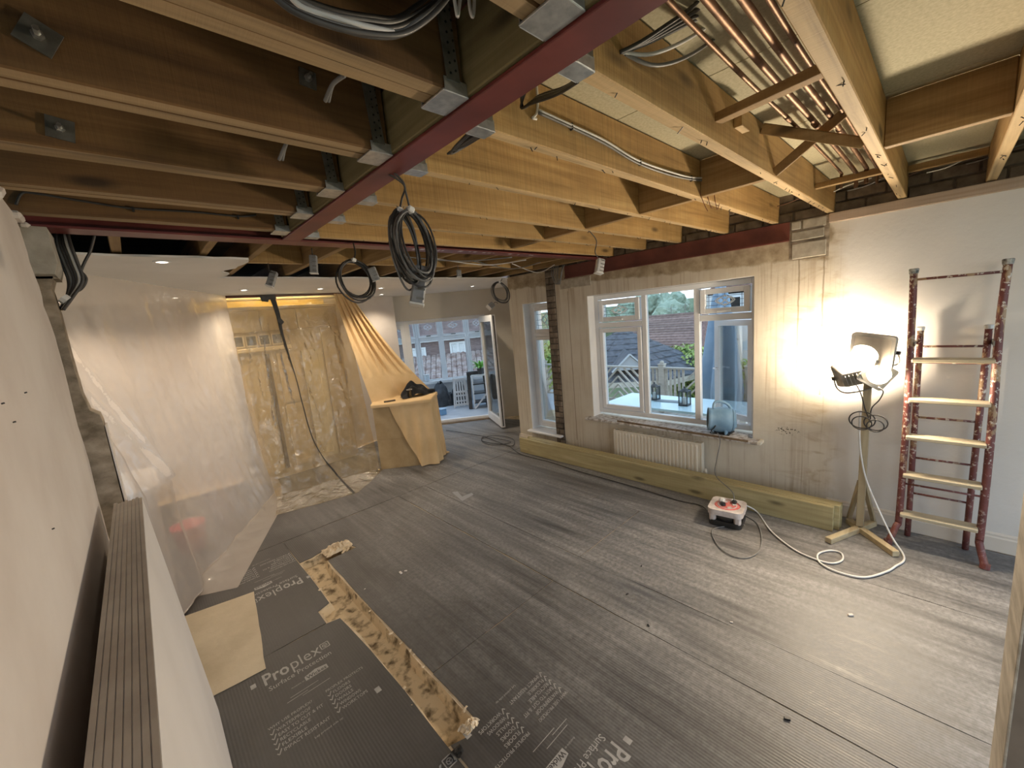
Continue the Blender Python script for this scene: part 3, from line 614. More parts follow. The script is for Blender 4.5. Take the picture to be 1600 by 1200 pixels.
def coil(u, v, y, ru, rv, n, r, label, mats, hang, tilt=0.0, spread=.02, seed=1):
    c = fY(u, v, y); rx = (fY(u+ru, v, y)-c).length; rz = (fY(u, v+rv, y)-c).length
    t = thing('cable_coil', label, 'cable coil', (c.x, c.y, c.z-rz)); random.seed(seed)
    for i in range(n):
        k = 1+random.uniform(-.16, .1); dx, dy, dz = random.uniform(-.1, .1)*rx, random.uniform(-1, 1)*spread, random.uniform(-.05, .05)*rz
        ph = random.uniform(0, 6); pts = []
        for a in range(28):
            th = 2*math.pi*a/28; w = 1+.05*math.sin(3*th+ph)
            pts.append(c+Vector((dx+rx*k*w*math.cos(th)*.95, dy+tilt*math.sin(th)*rx+.012*math.sin(2*th+ph), dz+rz*k*math.sin(th)+(rz*(1-k)))))
        link('loop', MB().tube(pts, r, 6, closed=True), mats[i % len(mats)], t, True)
    top = c+Vector((0, 0, rz)); link('cable_tie', MB().obox(top, (.026, .03, .022), Matrix.Rotation(.4, 3, 'Y'), .004), CLIP, t)
    link('hanging_lead', MB().tube(spline([top]+[Vector(p) for p in hang], 5), r, 6), mats[0], t, True); return t, c, rx, rz
def connector(u, v, y, w, h, label, rot=0.0, ref=None, lead=None, m=None):
    """small ribbed junction box on a cable end"""
    c = fY(u, v, y); t = thing('connector_box', label, 'connector box', (c.x, c.y, c.z-h/2), 'grey connector boxes'); R = Matrix.Rotation(rot, 3, 'Y') @ Matrix.Rotation(-.5, 3, 'Z')
    link('housing', MB().obox(c, (w, w*.8, h), R, w*.12), m or BOXG, t)
    for k in range(4): link('rib', MB().obox(c+R @ Vector((w*.18, -w*.42, h*(.36-.24*k))), (w*.52, w*.08, h*.05), R), DGALV, t)
    link('lip', MB().obox(c+R @ Vector((0, 0, -h*.5)), (w*1.08, w*.9, h*.06), R, w*.04), WHITECAB, t)
    if lead: link('lead', MB().tube(spline([c+R @ Vector((0, 0, h*.45))]+[Vector(p) for p in lead], 5), .004, 6), DARKCAB, t, True)
    return t
coil(648, 386, 1.42, 27, 56, 13, .0042, 'big dark cable coil hanging from the long red beam', [DARKCAB, DARKCAB, GREYCAB], [fY(634, 300, 1.40), fY(630, 285, 1.39), (.80, 1.39, 2.40)], .35, .03, 4)
coil(632, 392, 1.47, 20, 60, 6, .0042, 'narrow dark cable coil behind the big one under the red beam', [DARKCAB, GREYCAB], [fY(628, 310, 1.47), fY(632, 290, 1.42), (.79, 1.41, 2.40)], .3, .02, 8)
coil(557, 437, 2.52, 26, 30, 6, .0052, 'round dark cable coil hanging below the crossing of the two steel beams', [DARKCAB], [fY(555, 395, 2.55), (fY(553, 386, 2.6).x, 2.6, 2.40)], .25, .02, 12)
coil(782, 458, 4.02, 13, 17, 5, .006, 'small dark cable coil hanging near the narrow window', [DARKCAB, GREYCAB], [fY(783, 439, 4.08), (fY(786, 434, 4.2).x, 4.22, 2.386)], .2, .02, 14)
connector(655, 446, 1.45, .055, .155, 'largest grey connector box hanging under the big cable coil', .3)
connector(584, 428, 2.50, .05, .085, 'grey connector box held on the round coil under the crossing beams', -.3)
connector(425, 436, 3.05, .045, .105, 'grey connector box dangling over the kitchen ceiling edge, nearer the tape', .45, lead=[fY(421, 424, 3.06), fZ(419, 412, 2.413)])
connector(490, 413, 2.95, .048, .12, 'grey connector box hanging straight between slim joists', .1, lead=[fY(488, 398, 2.95), fZ(487, 388, 2.413)])
connector(937, 416, 1.86, .06, .115, 'pale grey connector box hanging on a lead before the steel lintel', .35, lead=[fY(930, 395, 1.86), fY(932, 376, 1.83), (fZ(935, 357, 2.412).x, 1.79, 2.412)], m=M('pale_grey_plastic', (.42, .41, .39), (.52, .51, .49), (1, 1, 1), 20))
connector(767, 478, 4.0, .07, .09, 'dark connector box on the small coil near the narrow window', 1.1, lead=[fY(774, 472, 4.01), fY(778, 474, 4.02)])
connector(717, 427, 3.6, .05, .075, 'small grey connector box tucked among the slim joists', 0, lead=[fY(716, 420, 3.6), fZ(715, 414, 2.413)])
# wires drooping from the column head and the brickwork
for i in range(4):
    cable('cable', [fX(863+i*3, 412, 3.93), fX(862+i*3, 430, 3.9), fX(869+i*2, 444, 3.89), fX(877, 432-i*2, 3.9), fX(879+i, 414, 3.94)], .006, GREYCAB, f'grey cable looped in a bunch atop the brick scar, {ORD[i]} from the narrow window', 'bunch at the brick scar')
for i in range(6):
    x0 = 1200+i*62; y0 = 330-i*14
    cable('cable', [fX(x0, y0-4, 3.97), fX(x0+30, y0-12+6*n3(i, 1, 0), 3.95), fX(x0+62, y0-26+14*n3(i, 2, 0), 3.94), fX(x0+100, y0-38+16*n3(i, 3, 0), 3.97)], .004, [M('brown_wire', (.20, .10, .06)), WHITECAB, GREYCAB][i % 3], ['brown', 'white', 'grey'][i % 3]+f' cable trailing along the bare brickwork, {ORD[i]} from the steel lintel', 'cables along the brickwork')
for i in range(4):
    cable('cable', [fZ(620+i*60, 400+i*4, 2.40), fZ(720+i*40, 408+i*6, 2.385), fZ(800+i*22, 402+i*4, 2.39)], .005, [GREYCAB, WHITECAB][i % 2], ['grey', 'white'][i % 2]+f' cable strung under the slim kitchen joists, {ORD[i]} from the milky sheet', 'cables strung under kitchen joists')
# ------------------------------------------------------------------ FLOOR COVERING WITH ITS PRINT
def wob_poly(pts, step=.16, amp=.006, seed=0):
    out = []
    for i in range(len(pts)):
        a, b_ = Vector(pts[i]), Vector(pts[(i+1) % len(pts)]); L = (b_-a).length; k = max(1, int(L/step)); d = (b_-a)/L; nn = Vector((-d.y, d.x))
        for j in range(k):
            p = a+d*(L*j/k); out.append(p+nn*amp*n3(p.x*4+seed, p.y*4, seed) if j else p)
    return out
def sheet(pts, label, seed, lift=0.0, m=None):
    poly = wob_poly(pts, .16, .006, seed)
    mb = MB().prism([(p.x, p.y, FT+.0012+lift) for p in poly], (0, 0, .0045))
    return tag(link('floor_protection_sheet', mb, m or COVER), label, 'floor sheet', 'floor protection sheets')
S1 = sheet([(-.9, -1.5), (.715, -1.5), (.705, 1.405), (.712, 1.8), (.706, 2.2), (.692, 2.50), (.684, 2.612), (.607, 2.632), (-.9, 2.66)], 'dark floor sheet with white lettering between plasterboard stack and trench', 1)
S2 = sheet([(-1.7, 2.664), (.604, 2.64), (.604, 2.80), (.690, 2.832), (.697, 3.2), (.694, 3.545), (.698, 4.05), (-1.7, 4.05)], 'dark floor sheet with upside-down lettering past the trench notch, by the polythene', 2)
S3 = sheet([(.718, -1.5), (1.855, -1.5), (1.858, 1.772), (.868, 1.772), (.868, 1.38), (.79, 1.366), (.718, 1.392)], 'dark floor sheet with inverted lettering beside the open end of the trench', 3)
S4 = sheet([(.872, 1.778), (1.855, 1.778), (1.862, 4.045), (.70, 4.045), (.70, 3.548), (.80, 3.548), (.90, 3.583), (.99, 3.598), (1.075, 3.55), (1.118, 3.392), (.875, 3.388), (.866, 2.7)], 'plain dark floor sheet along the long side of the trench', 4)
S5 = sheet([(1.860, -1.5), (2.20, -1.5), (2.198, 4.045), (1.866, 4.045)], 'narrow dusty floor sheet running lengthwise through the middle of the room', 5, .001)
S6 = sheet([(2.204, -1.5), (3.10, -1.5), (3.10, 1.80), (2.204, 1.80)], 'dusty floor sheet in front of the stepladder and light stand', 6)
S7 = sheet([(2.204, 1.805), (3.10, 1.805), (3.10, 4.045), (2.204, 4.045)], 'dusty floor sheet in the middle of the floor facing the big window', 7)
S8 = sheet([(3.105, -1.5), (3.975, -1.5), (3.975, 4.045), (3.105, 4.045)], 'dusty floor sheet under the planks along the window wall', 8)
S9 = sheet([(-1.7, 4.055), (3.97, 4.055), (3.97, 4.25), (4.40, 4.62), (2.3, 6.3), (-1.7, 6.3)], 'grey floor sheet in front of the draped counter', 9)
S10 = sheet([(4.41, 4.63), (4.96, 4.98), (4.74, 5.68), (3.4, 6.62), (2.31, 6.31)], 'grey floor sheet just inside the open glazed door', 10)
TZ = FT+.0012+.0045+.0004
def lettering(parent, s, x, y, size, rot=0.0, align='LEFT', m=None, bold=0.0, sx=1.0, w=None):
    cu = bpy.data.curves.new('lettering', 'FONT'); cu.body = s; cu.size = size; cu.align_x = align; cu.resolution_u = 2; cu.offset = bold
    ob = bpy.data.objects.new('lettering', cu); COL.objects.link(ob); dg = bpy.context.evaluated_depsgraph_get(); dg.update()
    me = bpy.data.meshes.new_from_object(ob.evaluated_get(dg)); bpy.data.objects.remove(ob); bpy.data.curves.remove(cu)
    if w: sx = w/max(v.co.x for v in me.vertices)
    me.transform(Matrix.Translation((x, y, TZ)) @ Matrix.Rotation(rot, 4, 'Z') @ Matrix.Diagonal((sx, 1, 1, 1))); me.materials.clear(); me.materials.append(m or PRINT)
    o = bpy.data.objects.new('lettering', me); COL.objects.link(o); o.parent = parent; return o
def flat(parent, name, pts, m, z=0.0):
    mb = MB(); mb.add([(p[0], p[1], TZ+z) for p in pts], [tuple(range(len(pts)))]); return link(name, mb, m, parent)
def logo_block(parent, ox, oy, flip, big=True):
    """one repeat of the sheet's print; local x to the reading direction"""
    sg = -1 if flip else 1; rot = math.pi if flip else 0
    def at(x, y): return ox+sg*x, oy+sg*y
    L = lambda s, x, y, h, **k: lettering(parent, s, *at(x, y), h, rot, **k)
    L('Pro', 0, 0, .132, bold=.0022, w=.130); L('plex', .136, 0, .132, bold=-.0004, w=.165)
    mb = MB(); X0_, Y0_, e = .308, .02, .046; q = [at(*p) for p in ((X0_, Y0_), (X0_+e, Y0_), (X0_+e, Y0_+e), (X0_, Y0_+e))]
    for k in range(4): mb.bar((*q[k], TZ), (*q[(k+1) % 4], TZ), .005, .0004)
    cx_, cy_ = X0_+e/2, Y0_+e/2; c8 = [at(cx_+.014*math.cos(k*math.pi/3+math.pi/6), cy_+.014*math.sin(k*math.pi/3+math.pi/6)) for k in range(6)]
    for k in range(6): mb.bar((*c8[k], TZ), (*c8[(k+1) % 6], TZ), .0035, .0004)
    for k in (0, 2, 4): mb.bar((*at(cx_, cy_), TZ), (*c8[k], TZ), .0035, .0004)
    link('emblem', mb, PRINT, parent)
    L('Surface Protection', .012, -.058, .05, w=.325)
    w = [at(*p) for p in ((.172, -.142), (.290, -.142), (.290, -.108), (.231, -.094), (.172, -.108))]
    flat(parent, 'name_plate', w, PRINT); o = lettering(parent, 'Wickes', *at(.180, -.137), .036, rot, m=COVERF, bold=.0006, w=.102); o.location.z += .0004
    L('Available at', .10, -.135, .014)
    L('PROPLEX PROTECTS', .222, -.302, .024, w=.20)
    for k, s in enumerate(('FLOORS', 'DOORS', 'WALLS', 'WINDOWS', 'WORKTOPS')):
        L(s, .248, -.338-.0325*k, .028, w=(.09, .083, .08, .107, .13)[k]); tick(parent, at, .222, -.338-.0325*k)
    L('WHY USE PROPLEX?', -.046, -.302, .024, w=.20)
    for k, s in enumerate(('WATERPROOF', 'EASY TO CUT & FIT', 'RECYCLABLE', 'FLEXIBLE', 'IMPACT RESISTANT')):
        L(s, -.018, -.338-.0325*k, .028, w=(.155, .205, .135, .11, .205)[k]); tick(parent, at, -.044, -.338-.0325*k)
    L('Lay printed side up', .10, -.515, .017)
    for x0, x1, y in ((.08, .22, -.19), (.06, .16, -.21), (.13, .27, -.225)): flat(parent, 'print_rule', [at(x0, y), at(x1, y), at(x1, y+.003), at(x0, y+.003)], PRINT)
    flat(parent, 'print_mark', [at(.405, -.515), at(.432, -.515), at(.432, -.478), at(.405, -.478)], PRINT)
    flat(parent, 'print_mark', [at(-.055, .03), at(-.03, .03), at(-.03, .065), at(-.055, .065)], PRINT)
def tick(parent, at, x, y):
    mb = MB(); p = [at(x, y+.012), at(x+.007, y), at(x+.021, y+.026)]
    mb.bar((*p[0], TZ), (*p[1], TZ), .0045, .0004); mb.bar((*p[1], TZ), (*p[2], TZ), .0045, .0004); link('tick_mark', mb, PRINT, parent)
COVERF = M('plain_dark_sheet', (.046, .042, .041), rough=.6)
logo_block(S1, .200, 2.407, False)
logo_block(S3, 1.215, .878, True)
logo_block(S2, .645, 3.325, True)
logo_block(S1, .345, 1.30, False)
# offcuts and litter on the floor
tag(link('polythene_offcut', MB().prism([(p.x, p.y, .0018) for p in wob_poly([(-.08, 3.51), (.346, 3.417), (.236, 2.535), (-.05, 2.56)], .1, .006, 31)], (0, 0, .002)), FLATP), 'pale polythene offcut lying flat beside the plasterboard stack', 'offcut')
tag(link('floor_tape', MB().prism([fZ(*p, .0006) for p in ((706, 769), (715, 768), (722, 776), (737, 770), (740, 773), (722, 783))], (0, 0, .0008)), M('grey_tape', (.30, .30, .31))), 'scrap of pale tape stuck on the dusty floor sheet', 'tape')
random.seed(17)
for i, (u, v, s, c) in enumerate(((626, 895, .02, 0), (634, 892, .014, 0), (980, 928, .012, 1), (1013, 977, .012, 1), (1329, 961, .018, 0), (1143, 972, .01, 0), (1230, 1123, .016, 1), (1002, 884, .01, 1), (570, 920, .008, 0), (385, 827, .016, 0))):
    p = fZ(u, v, .004); tag(link('plaster_crumb', MB().obox((p.x, p.y, .0015+s*.2), (s*1.5, s*.8, s*.5), Matrix.Rotation(random.uniform(0, 3), 3, 'Z'), s*.1), PAINT if not c else BLACKP), ['pale plaster crumb on the floor sheet midway along the trench', 'smaller pale crumb beside the plaster crumb near the trench', 'dark crumb out on the dusty middle of the floor', 'dark crumb on the seam of the dusty floor sheets', 'pale splinter lying before the light stand and ladder', 'pale speck on the floor between cable reel and camera', 'dark crumb low in the photo near the upright board', 'dark speck on the dusty floor before the reel', 'tiny pale speck close to the trench edge', 'pale flake beside the polythene near the upside-down lettering'][i], 'crumb')
# crumpled insulation at the head and foot of the trench
def crumple(c, sx, sy, sz, seed):
    mb = MB(); mb.surf(lambda u, v: (c[0]+(u-.5)*sx+.02*n3(u*5, v*5, seed), c[1]+(v-.5)*sy+.02*n3(u*5, v*5, seed+9), c[2]+sz*(.25+abs(n3(u*6, v*6, seed+3))*1.6)*math.sin(math.pi*u)**.5*math.sin(math.pi*v)**.5), 18, 14); return mb
tag(link('torn_underlay', crumple((1.0, 3.52, -.004), .24, .15, .05, 3), SCREED), 'crumpled pale underlay torn up at the far foot of the L-shaped trench', 'underlay')
tag(link('torn_underlay', crumple((.83, 1.40, -.006), .09, .06, .03, 5), SCREED), 'crumpled pale underlay at the end of the trench by the inverted lettering', 'underlay')
tag(link('sheet_curl', MB().surf(lambda u, v: (.71+.05*(u-.5)+.01*n3(v*6, u*5, 2), 1.365-.05*v, .004+.03*math.sin(v*2.6)*abs(u-.5)*2), 6, 6), TAPE), 'black curl of torn sheet sticking up at the trench end', 'scrap')
# ------------------------------------------------------------------ PLASTERBOARD STACK
BRD = M('plasterboard_edge', (.36, .31, .26), (.44, .39, .33), (1, 1, 1), 8, 5, .9); BRDF = M('plasterboard_face', (.60, .57, .55), (.65, .62, .60), (1, 1, 1), 2, 4, .8)
for i in range(8):
    a = -.0815-i*.0117; t = thing('plasterboard', ('outermost white plasterboard of the stack leaning against the stub wall' if i == 0 else f'plasterboard leaning on the stub wall, {ORD[i]} in the stack from the room side') if i < 7 else 'plasterboard at the wall side of the stack leaning against the stub wall', 'plasterboard', (a+.08, 1.2, 0), 'stacked plasterboards')
    y1 = 2.43+.012*((i*5) % 3); zz = 1.2+.002*((i*3) % 3)
    link('core', MB().prism([(a, -.02, zz), (a-.0098, -.02, zz), (a+.0702, -.02, .0005), (a+.08, -.02, .0005)], (0, y1+.02, 0)), BRD, t)
    link('paper_face', MB().prism([(a+.0003, -.018, zz-.002), (a+.0011, -.018, zz-.002), (a+.0806, -.018, .002), (a+.0798, -.018, .002)], (0, y1+.017, 0)), BRDF, t)
# stack of planks on edge below the window
for i, (x, y0, y1, z) in enumerate(((3.66, .487, 3.92, .198), (3.71, .455, 3.80, .201), (3.762, .45, 3.86, .196))):
    tag(link('timber_plank', MB().box((x, y0, .0005), (x+.045, y1, z), .003), PLANK), ['long pale plank on edge along the window wall, on the room side', 'long pale plank on edge, middle one of three along the window wall', 'long pale plank on edge, the one nearest the radiator'][i], 'plank', 'planks on edge')
# board upright by the camera side of the room
t = thing('upright_board', 'thick grey board end standing upright with pale worn edge and black taped corner', 'board', (1.23, -.5, 0))
link('panel', MB().box((1.15, -.62, .001), (1.305, -.143, 1.63)), M('dusty_grey_board', (.20, .165, .13), (.30, .25, .20), (1, 1, 1), 7, 6, .9), t)
link('worn_edge', MB().box((1.149, -.1435, .001), (1.306, -.139, 1.63), .001), M('pale_worn_edge', (.40, .35, .27), (.66, .60, .50), (1, 1, 3), 9, 7, .9), t)
link('tape_wrap', MB().box((1.144, -.28, 1.548), (1.310, -.134, 1.634), .004), TAPE, t)
# ------------------------------------------------------------------ WINDOWS
def bars(mb, pts, w, d, x):   # picture-frame bars in a plane x
    pass
def rect_frame(y0, y1, z0, z1, w, x0, x1, bev=.004):
    mb = MB(); mb.box((x0, y0, z0), (x1, y0+w, z1), bev); mb.box((x0, y1-w, z0), (x1, y1, z1), bev); mb.box((x0+.001, y0+w, z0), (x1-.001, y1-w, z0+w), bev); mb.box((x0+.001, y0+w, z1-w), (x1-.001, y1-w, z1), bev); return mb
def pane(y0, y1, z0, z1, x): return MB().box((x, y0, z0), (x+.004, y1, z1))
def motif(parent, fn, w, h):
    """leaded ornament: fn maps (a,b) in [-1,1] to a point on the pane"""
    mb = MB(); D = MB()
    def curve(m, pts, r): m.tube([fn(*p) for p in pts], r, 5)
    for sx in (-1, 1):
        curve(mb, [(sx*(.02+.50*k/10), .42*math.sin(math.pi*k/10)) for k in range(11)], .005); curve(mb, [(sx*(.02+.50*k/10), -.42*math.sin(math.pi*k/10)) for k in range(11)], .005)
        curve(mb, [(sx*(.0+.42*k/10), .62*math.cos(math.pi/2*k/10)) for k in range(11)], .005); curve(mb, [(sx*(.0+.42*k/10), -.62*math.cos(math.pi/2*k/10)) for k in range(11)], .005)
    for s in (-1, 1):
        curve(mb, [(-.06, s*.62), (0, s*.78), (.06, s*.62), (0, s*.5), (-.06, s*.62)], .004)
        curve(D, [(-1, s*.62), (-.1, s*.62)], .0025); curve(D, [(.1, s*.62), (1, s*.62)], .0025); curve(D, [(s*.86, -1), (s*.86, 1)], .0025); curve(D, [(s*.52, 0), (s, 0)], .0025)
    curve(D, [(0, .78), (0, 1)], .0025); curve(D, [(0, -.78), (0, -1)], .0025)
    link('white_came', mb, LEADW, parent); link('lead_came', D, LEADD, parent)
X0, X1 = 4.13, 4.19
win = struct('window_1', rect_frame(1.142, 2.893, .58, 2.008, .052, X0, X1), UPVC)
for (y0, y1, z0, z1) in ((2.225, 2.280, .63, 1.957), (1.655, 1.712, .63, 1.957)): link('mullion', MB().box((X0+.002, y0, z0), (X1-.002, y1, z1), .004), UPVC, win)
link('transom', MB().box((X0+.003, 2.28, 1.625), (X1-.003, 2.842, 1.685), .004), UPVC, win); link('transom', MB().box((X0+.003, 1.194, 1.64), (X1-.003, 1.655, 1.70), .004), UPVC, win)
def sash(y0, y1, z0, z1, w, x0, x1, mot=False):
    s = link('sash', rect_frame(y0, y1, z0, z1, w, x0, x1), UPVC, win); link('pane', pane(y0+w-.004, y1-w+.004, z0+w-.004, z1-w+.004, (x0+x1)/2), GLASS, s)
    if mot:
        cy, cz, hy, hz = (y0+y1)/2, (z0+z1)/2, (y1-y0)/2-w, (z1-z0)/2-w; motif(s, lambda a, b_: Vector(((x0+x1)/2-.006, cy-a*hy, cz+b_*hz)), hy, hz)
    return s
s = sash(2.300, 2.825, 1.695, 1.945, .055, X0-.012, X1-.004, True); link('handle', MB().box((X0-.035, 2.50, 1.705), (X0-.014, 2.61, 1.722), .005), UPVC, s)
s = sash(1.205, 1.645, 1.71, 1.945, .05, X0-.012, X1-.004, True); link('handle', MB().box((X0-.035, 1.36, 1.72), (X0-.014, 1.48, 1.738), .005), UPVC, s)
s = sash(2.288, 2.835, .64, 1.618, .05, X0-.008, X1-.006)
link('pane', pane(1.708, 2.229, .626, 1.962, (X0+X1)/2), GLASS, win)
# opened casement, swung outwards on its hinge
th = math.radians(26); hp = Vector((4.185, 1.198, 0)); ds = Vector((math.sin(th), math.cos(th), 0)); dn = Vector((ds.y, -ds.x, 0))
def sw(a, z, o=0.0): return hp+ds*a+dn*o+Vector((0, 0, z))
def sbox(mb, a0, a1, z0, z1, o0=0.0, o1=.05): mb.prism([sw(a0, z0, o0), sw(a1, z0, o0), sw(a1, z1, o0), sw(a0, z1, o0)], dn*(o1-o0))
mb = MB()
for q in ((0, .055, .64, 1.63), (.405, .46, .64, 1.63), (.055, .405, .64, .695), (.055, .405, 1.575, 1.63)): sbox(mb, *q)
oc = link('open_casement', mb, UPVC, win); mb = MB(); sbox(mb, .05, .41, .69, 1.58, .02, .024); link('pane', mb, GLASS, oc)
mb = MB(); mb.tube([sw(.43, 1.14, -.002), sw(.43, 1.14, -.04), sw(.36, 1.135, -.045)], .009, 8); link('handle', mb, UPVC, oc, True)
# window board with the loose board lying on it
DUSTY = M('dusty_paint_spattered_board', (.34, .29, .24), (.68, .65, .62), (1, 1, 1), 26, 7, .8, 0, .2, .004, .38, .55)
SILL = struct('window_sill', MB().box((3.905, 1.075, .522), (4.135, 2.965, .547), .006), DUSTY)
t = thing('loose_board', 'thin dusty loose board lying along the window sill under the fan', 'board', (4.0, 1.8, .547))
lb = [(3.875, 1.14), (4.085, 1.20), (4.07, 2.28), (3.925, 2.52)]
link('core', MB().prism([(x, y, .5475) for x, y in lb], (0, 0, .019)), M('brown_board_edge', (.16, .10, .055), (.26, .18, .10), (1, 1, 1), 12), t)
link('dusty_face', MB().prism([(x+(.004 if i in (0, 3) else -.002), y, .5665) for i, (x, y) in enumerate(lb)], (0, 0, .0025)), DUSTY, t)
link('sill_end', MB().box((3.90, 1.045, .525), (4.0, 1.076, .556), .005), RADW, SILL)
win2 = struct('window_2', rect_frame(3.40, 3.979, .255, 2.0, .05, X0, X1), UPVC)
link('transom', MB().box((X0+.002, 3.45, 1.545), (X1-.002, 3.93, 1.60), .004), UPVC, win2)
s = link('sash', rect_frame(3.448, 3.932, 1.60, 1.95, .05, X0-.012, X1-.004), UPVC, win2); link('pane', pane(3.494, 3.886, 1.646, 1.904, (X0+X1)/2), GLASS, s)
motif(s, lambda a, b_: Vector(((X0+X1)/2-.006, 3.69-a*.19, 1.775+b_*.12)), .19, .12)
s = link('sash', rect_frame(3.448, 3.932, .30, 1.545, .045, X0-.01, X1-.004), UPVC, win2); link('pane', pane(3.49, 3.89, .34, 1.50, (X0+X1)/2), GLASS, s)
struct('window_sill_2', MB().box((3.92, 3.395, .205), (4.135, 4.02, .232), .006), UPVC)
# ------------------------------------------------------------------ RADIATOR
p0 = fX(967, 673, 3.895); p1 = fX(1106, 691, 3.895); ya, yb, zt, zb = 1.565, 2.555, .452, .03
t = thing('radiator', 'cream ribbed panel radiator under the big window behind the planks', 'radiator', (3.94, 2.06, .12))
mb = MB(); prof = []; nr = 24; w = (yb-ya-.05)/nr
for i in range(nr):
    y = ya+.025+i*w
    for f, dx in ((0, 0), (.28, 0), (.38, -.010), (.82, -.010), (.92, 0)): prof.append((y+f*w, 3.905+dx))
prof.append((yb-.025, 3.905)); prof = [(ya, 3.905)]+prof+[(yb, 3.905)]
mb.surf(lambda u, v: (prof[int(round(u*(len(prof)-1)))][1]+(.010 if v in (0, 1) else 0)*(prof[int(round(u*(len(prof)-1)))][1] < 3.9), prof[int(round(u*(len(prof)-1)))][0], [zb+.10, zb+.125, zt-.035, zt-.012][int(round(v*3))]), len(prof)-1, 3)
mb.box((3.906, ya, zb+.10), (3.915, yb, zt-.012)); link('front_panel', mb, RADW, t)
link('back_panel', MB().box((3.955, ya, zb+.10), (3.965, yb, zt-.012), .003), RADW, t)
mb = MB().box((3.90, ya, zt-.012), (3.906, yb, zt+.004)).box((3.964, ya, zt-.012), (3.97, yb, zt+.004))
for i in range(13): mb.box((3.906, ya+i*(yb-ya)/12-(.006 if i else 0), zt-.006), (3.964, ya+i*(yb-ya)/12+(.006 if i < 12 else .0)+.03*(i < 12), zt+.003))
link('top_grille', mb, RADW, t)
for y in (ya-.004, yb): link('side_panel', MB().box((3.9, y, zb+.10), (3.97, y+.004, zt+.004)), RADW, t)
link('bracket', MB().box((3.965, 1.8, .1), (4.0, 1.84, .4)).box((3.965, 2.3, .1), (4.0, 2.34, .4)), RADW, t)
link('valve', MB().lathe((3.935, ya-.03, .155), [(.0, -.02), (.012, -.02), (.014, .0), (.012, .03), (0, .03)], 12).tube([(3.935, ya, .15), (3.935, ya-.03, .15), (3.935, ya-.03, .0)], .007, 8), RADW, t, True)

# ------------------------------------------------------------------ FAN ON THE SILL
FANB = M('pale_blue_fan_plastic', (.15, .28, .42), (.27, .42, .56), (1, 1, 1), 7, 6, .5)
fb = fX(1128, 662, 3.99); fb.z = .570
t = thing('blower_fan', 'pale blue drum blower fan with handle standing on the window sill', 'fan', fb)
ax = Vector((-.42, .88, .05)).normalized(); cF = fb+Vector((-.01, .0, .132))
link('drum', MB().lathe(cF-ax*.085, [(.06, -.02), (.095, -.014), (.116, .01), (.122, .06), (.119, .125), (.104, .165), (.110, .18), (.112, .205), (.098, .207), (.094, .165)], 28, ax, False), FANB, t, True)
g = MB()
for r in (.02, .04, .06, .08):
    e1 = ax.orthogonal().normalized(); e2 = ax.cross(e1); g.tube([cF+ax*.115+(e1*math.cos(k*math.pi/10)+e2*math.sin(k*math.pi/10))*r for k in range(20)], .0022, 5, closed=True)
for k in range(8):
    e1 = ax.orthogonal().normalized(); e2 = ax.cross(e1); d = e1*math.cos(k*math.pi/4)+e2*math.sin(k*math.pi/4); g.tube([cF+ax*.115, cF+ax*.115+d*.088], .002, 5)
link('grille', g, BLACKP, t); link('motor', MB().lathe(cF+ax*.02, [(.0, 0), (.05, 0), (.05, .06), (0, .065)], 16, ax), DARKG, t, True)
link('rear_cap', MB().lathe(cF-ax*.086, [(0, -.034), (.07, -.032), (.10, -.018), (.11, .0)], 24, ax), FANB, t, True)
link('handle', MB().tube(spline([cF+ax*.07+Vector((0, 0, .11)), cF+ax*.055+Vector((0, 0, .168)), cF+Vector((0, 0, .176)), cF-ax*.055+Vector((0, 0, .150)), cF-ax*.085+Vector((0, 0, .10))], 6), .0125, 10), FANB, t, True)
link('base', MB().box((fb.x-.075, fb.y-.09, fb.z-.001), (fb.x+.075, fb.y+.085, fb.z+.016), .006), BLACKP, t)
for s in (-1, 1): link('foot', MB().bar(fb+Vector((-.06, .06*s, .012)), cF+Vector((-.06, .06*s, -.075)), .02, .05, (1, 0, 0), .004), FANB, t)
link('outlet', MB().prism([cF+Vector((-.03, -.06, .095)), cF+Vector((-.03, -.10, .085)), cF+Vector((-.03, -.112, -.08)), cF+Vector((-.03, -.05, -.10))], (.11, 0, 0)), FANB, t)
link('switch_lead', MB().tube(spline([cF+Vector((-.11, .0, .0)), cF+Vector((-.125, .02, -.05)), cF+Vector((-.12, .05, -.085)), cF+Vector((-.11, .03, -.11))], 5), .005, 6), BLACKP, t, True)

# ------------------------------------------------------------------ CABLE REEL
rc = Vector((3.375, 1.145, 0)); rz = Matrix.Rotation(math.radians(8), 3, 'Z')
REELW = M('scuffed_reel_shell', (.42, .36, .33), (.66, .60, .57), (1, 1, 1), 14, 6, .5); REELR = M('red_reel_disc', (.55, .10, .09), (.66, .22, .19), (1, 1, 1), 20, 6, .45)
t = thing('cable_reel', 'square cable reel with red socket disc on the floor in front of planks', 'cable reel', (rc.x, rc.y, 0))
def rp(x, y, z): return rc+rz @ Vector((x, y, z))
def rr_loop(h, r, z, n=5):
    out = []
    for cx, cy, a0 in ((h-r, h-r, 0), (-h+r, h-r, 90), (-h+r, -h+r, 180), (h-r, -h+r, 270)):
        for k in range(n+1): a = math.radians(a0+90*k/n); out.append(rp(cx+r*math.cos(a), cy+r*math.sin(a), z))
    return out
link('lower_shell', MB().prism(rr_loop(.122, .04, .001), (0, 0, .045)), BLACKP, t)
link('wound_cable', MB().lathe(rp(0, 0, .045), [(.09, 0), (.105, .004), (.105, .05), (.09, .054)], 24), DARKCAB, t, True)
link('upper_shell', MB().prism(rr_loop(.13, .045, .098), (0, 0, .047), [[rp(.098*math.cos(k*math.pi/14), .098*math.sin(k*math.pi/14), .098) for k in range(28)]]), REELW, t)
